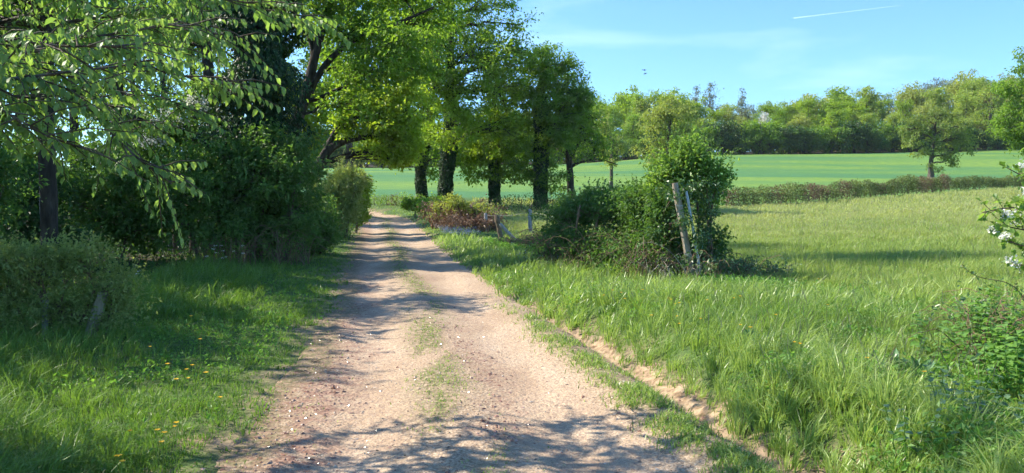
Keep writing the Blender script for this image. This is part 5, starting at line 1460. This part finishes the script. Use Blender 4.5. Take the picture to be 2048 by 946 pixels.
stones(601, x, y, .006 + .015 * rng(602).random(len(x)) ** 3, 'chip', 'brick_chips', 'reddish broken chips strewn along the left edge of the track')
x, y, r = scatter(603, 60000, 3.3, 22, tmax=.5)
s = track_s(x, y); k = (r.random(len(x)) < .10 + .12 * sstep(.5, .7, fbm(x * 1.2, y * 1.2))) & (np.abs(s) < 1.45); x, y = x[k], y[k]
stones(604, x, y, .005 + .011 * rng(605).random(len(x)) ** 4, 'grit', 'loose_grit', 'pale grit and small stones lying over the track')

# dead leaves and plant litter blown to the edges and the middle of the track
x, y, r = scatter(610, 130000, 3.3, 20, tmax=.5)
s = track_s(x, y)
pl = .10 * np.exp(-((s + left_s(y)) / .3) ** 2) + .09 * np.exp(-(s / .3) ** 2) + .10 * np.exp(-((s - strip_s(y)) / .3) ** 2) * gully(y) + .05 * np.exp(-((s - 1.2) / .3) ** 2) + .008 * (np.abs(s) < 1.4)
k = (r.random(len(x)) < pl * (.4 + 1.2 * fbm(x * 2, y * 2))); x, y = x[k], y[k]; n = len(x)
g = leaves(np.stack([x, y, surf(x, y) + .006 + .006 * r.random(n)], 1), r.normal(size=(n, 3)) * [1, 1, .15], r.normal(size=(n, 3)) * .35 + [0, 0, 1], .016 * (.5 + 1.2 * r.random(n)), .4, r.random(n))
M['litter'] = tint_mat('leaf_litter', [(.10, .06, .035), (.24, .16, .10), (.42, .33, .22)])
stuff('leaf_litter', g, 'litter', 'dead brown leaves and straw bits littering the track edges', 'leaf litter')
# flowering grass stalks over the near bank
x, y, r = scatter(611, 6000, 5.0, 22)
s = track_s(x, y); k = (s > edge_s(x, y) + .3) & (r.random(len(x)) < .35); x, y = x[k], y[k]; n = len(x)
h = .26 + .14 * r.random(n); z = ground_h(x, y); a = r.random(n) * 6.28; t = np.linspace(0, 1, 5)
P = np.stack([x[:, None] + np.cos(a)[:, None] * .10 * t ** 2, y[:, None] + np.sin(a)[:, None] * .10 * t ** 2, z[:, None] + h[:, None] * t], 2)
g = tubes(P, np.tile([.0009, .0009, .0008, .0022, .0008], (n, 1)) * (1 + .05 * y)[:, None], 3)
stuff('grass_seed_heads', g, 'grass_dry', 'thin flowering grass stalks standing above the bank grass', 'grass')

# ------------------------------------------------------------------ twigs on the track
for i, (u, v, L, a, lab) in enumerate([(640, 757, .17, 1.0, 'short dark twig lying at the left edge of the track'), (1262, 868, .20, 1.25, 'thin forked twig lying on the right wheel track'),
                                       (1266, 905, .15, 1.1, 'smaller twig lying below the forked twig'), (1345, 905, .16, .9, 'twig lying near the lower gully edge'),
                                       (600, 770, .13, .1, 'small twig half in the left verge'), (1190, 755, .10, .4, 'tiny twig in the middle of the right wheel track')]):
    x, y = at_ground(u, v); r = rng(700 + i); z = float(surf(np.array([x]), np.array([y]))[0])
    t = np.linspace(-.5, .5, 9); P = np.stack([np.cos(a) * t * L, np.sin(a) * t * L * 2.0, .01 + .006 * r.random(9)], 1) + r.normal(size=(9, 3)) * [.006, .006, .001]
    g = tubes(P, np.linspace(.0045, .002, 9), 5)
    Pb = np.stack([P[5], P[5] + [.02, .03, .004], P[5] + [.05, .05, .003]]); tubes(Pb, [.003, .002, .001], 4, geo=g)
    o = obj('fallen_twig', g, M['twig']); o.location = (x, y, z); tag(o, lab, 'twig')

# ------------------------------------------------------------------ flowers
def buttercup_mesh(seed):
    r = rng(seed); gs = Geo(); gf = Geo()
    h = .20
    t = np.linspace(0, 1, 5)[:, None]; P = np.array([0, 0, -.02]) * (1 - t) + np.array([.015, .01, h]) * t
    tubes(P, np.full(5, .0016), 4, geo=gs)
    c = P[-1]; n = 5; a = np.arange(n) * 2 * math.pi / n
    dv = np.stack([np.cos(a), np.sin(a), np.full(n, .45)], 1)
    leaves(np.repeat(c[None], n, 0), dv, np.stack([-np.cos(a) * .4, -np.sin(a) * .4, np.ones(n)], 1), .016, 1.1, r.random(n), gf, fold=.1)
    return gs.mesh('stem', M['grass_near']), gf.mesh('petals', M['yellow'])
BM = buttercup_mesh(1)
spotsR = [(1350, 606), (1362, 611), (1347, 599), (1338, 604), (1240, 592), (1248, 598), (1228, 590), (1420, 601), (1482, 600), (1466, 600), (1604, 688), (1598, 694), (1744, 719), (1851, 757), (1352, 640), (1360, 650), (1290, 585), (1210, 600), (1500, 665), (1480, 655), (1660, 610), (1560, 640), (1640, 560), (1720, 545), (1300, 640), (1405, 640)]
spotsL = [(334, 858), (343, 862), (328, 872), (318, 905), (300, 868), (214, 915), (250, 880), (375, 650), (380, 640), (362, 745), (340, 760), (372, 770), (384, 735), (330, 742), (290, 700), (225, 930), (410, 760), (440, 800), (395, 690)]
for S_, lab, grp in ((spotsR, 'yellow buttercup among the long grass right of the track', 'buttercups on the right bank'), (spotsL, 'yellow buttercup in the shaded verge left of the track', 'buttercups in the left verge')):
    for i, (u, v) in enumerate(S_):
        x, y = at_ground(u, v, .22)
        rt = thing('buttercup', lab, 'flower', (x, y, gz(x, y)), i * 1.3, grp); s = 1.0 + .5 * ((i * .37) % 1) ; rt.scale = (s, s, 1.0 + .3 * ((i * .61) % 1))
        obj('stem', BM[0], None, rt); obj('petals', BM[1], None, rt)
# bluebells
r = rng(710); n = 1000
d = 29 + 10 * r.random(n); u = 862 + 90 * r.random(n) - (d - 30) * 3 + 10
x = (u - 1024) / F * d; y = d
k = (track_s(x, y) > 1.9) & (r.random(n) < .25 + sstep(.4, .6, fbm(x * 2, y * 2)))
x, y = x[k], y[k]
x2 = np.array([.15, .3, .5, .1, -.1, .8, 1.0, -.3]).repeat(2) + r.normal(size=16) * .12; y2 = np.array([19.5, 19, 18.5, 21, 22, 17, 16.5, 24]).repeat(2) + r.normal(size=16) * .3
x = np.concatenate([x, x2]); y = np.concatenate([y, y2]); n = len(x); ci = np.repeat(np.arange(n), 9)
z = ground_h(x, y) + .06 + .16 * r.random(n)
pos = np.stack([x[ci] + r.normal(size=len(ci)) * .03, y[ci] + r.normal(size=len(ci)) * .03, z[ci] + .10 * r.random(len(ci))], 1)
g = leaves(pos, r.normal(size=(len(ci), 3)) * .5 + [0, 0, -1], r.normal(size=(len(ci), 3)), .024 * (.7 + .6 * r.random(len(ci))), .6, r.random(len(ci)))
stuff('bluebells', g, 'blue', 'haze of pale bluebells on the bank below the bracken mound', 'bluebells')
# cow parsley by the wood edge
def parsley(label, u, v, h, seed):
    x, y = at_ground(u, v); r = rng(seed); rt = thing('cow_parsley', label, 'wildflower', (x, y, gz(x, y)), group='white umbels at the wood edge')
    gs = Geo(); gf = Geo()
    for k in range(4):
        e = np.array([r.normal() * .15, r.normal() * .1, h * (.7 + .4 * r.random())]); t = np.linspace(0, 1, 5)[:, None]
        tubes(np.array([0, 0, -.03]) * (1 - t) + e * t, np.linspace(.004, .002, 5), 4, geo=gs)
        n = 22; a = r.random(n) * 6.28; q = .035 * r.random(n) ** .5
        leaves(e + np.stack([np.cos(a) * q, np.sin(a) * q, .02 * r.random(n)], 1), r.normal(size=(n, 3)), r.normal(size=(n, 3)) * .3 + [0, 0, 1], .012, .95, r.random(n), gf)
    obj('stem', gs, M['nettle_leaf'], rt); obj('umbel', gf, M['blossom'], rt)
for i, (u, v, h, lab) in enumerate([(432, 560, .5, 'cow parsley below the middle of the dark bush'), (452, 556, .55, 'cow parsley a little right of another under the dark bush'), (470, 552, .5, 'rightmost cow parsley under the dark bush'), (283, 585, .4, 'lone cow parsley right of the foreground bush')]):
    parsley(lab, u, v, h, 720 + i)

# ------------------------------------------------------------------ in the sky
def bird(label, u, v, d, sp, rz):
    p = W(u, v, d); rt = thing('bird', label, 'bird', tuple(p), rz, 'birds over the field')
    g = Geo()
    P = np.array([[-.16, 0, 0], [-.12, 0, .01], [-.02, 0, .01], [.10, 0, .0], [.17, 0, -.005], [.24, 0, 0]]); tubes(P, [.006, .03, .045, .03, .012, .015], 8, geo=g)
    obj('body', g, M['bird'], rt, smooth=True)
    for s in (-1, 1):
        w = Geo()
        q = np.array([[-.05, 0, .01], [.05, 0, .01], [.03, s * sp * .5, .07], [-.08, s * sp * .5, .08], [.02, s * sp, .03], [-.03, s * sp, .035]])
        V = np.concatenate([q, q - [0, 0, .008]])
        w.add(V, [[0, 1, 2, 3], [3, 2, 4, 5], [6, 9, 8, 7], [9, 11, 10, 8], [0, 3, 9, 6], [3, 5, 11, 9], [1, 7, 8, 2], [2, 8, 10, 4], [4, 10, 11, 5]])
        obj('wing', w, M['bird'], rt)
bird('small dark bird, the larger of two close together over the field', 1286, 143, 70, .26, .8)
bird('small dark bird just below another over the field', 1288, 150, 74, .2, 2.2)
def contrail():
    m, nt, b, out = nodes_of('contrail_ice')
    b.inputs['Base Color'].default_value = (.9, .92, .95, 1); b.inputs['Roughness'].default_value = 1
    tr = nt.nodes.new('ShaderNodeBsdfTransparent'); mx = nt.nodes.new('ShaderNodeMixShader')
    n = nt.nodes.new('ShaderNodeTexNoise'); n.inputs['Scale'].default_value = .0007; tcn = nt.nodes.new('ShaderNodeTexCoord'); nt.links.new(tcn.outputs['Object'], n.inputs['Vector'])
    rr = nt.nodes.new('ShaderNodeMapRange'); rr.inputs['From Min'].default_value = .3; rr.inputs['From Max'].default_value = .7; rr.inputs['To Min'].default_value = .04; rr.inputs['To Max'].default_value = .20
    nt.links.new(n.outputs['Fac'], rr.inputs['Value']); nt.links.new(rr.outputs[0], mx.inputs[0]); nt.links.new(tr.outputs[0], mx.inputs[1]); ad = nt.nodes.new('ShaderNodeAddShader'); tl = nt.nodes.new('ShaderNodeBsdfTranslucent'); tl.inputs['Color'].default_value = (.9, .93, .96, 1); nt.links.new(b.outputs[0], ad.inputs[0]); nt.links.new(tl.outputs[0], ad.inputs[1]); nt.links.new(ad.outputs[0], mx.inputs[2])
    nt.links.new(mx.outputs[0], out.inputs['Surface'])
    A = W(1580, 41, 9000); B = W(1800, 15, 9500); t = np.linspace(0, 1, 24)[:, None]
    P = A * (1 - t) + B * t
    g = tubes(P - A, np.linspace(8, 1.5, 24), 6); o = obj('contrail', g, m, smooth=True); o.location = tuple(A)
    tag(o, 'thin white aircraft vapour trail high in the blue sky', 'contrail')
contrail()
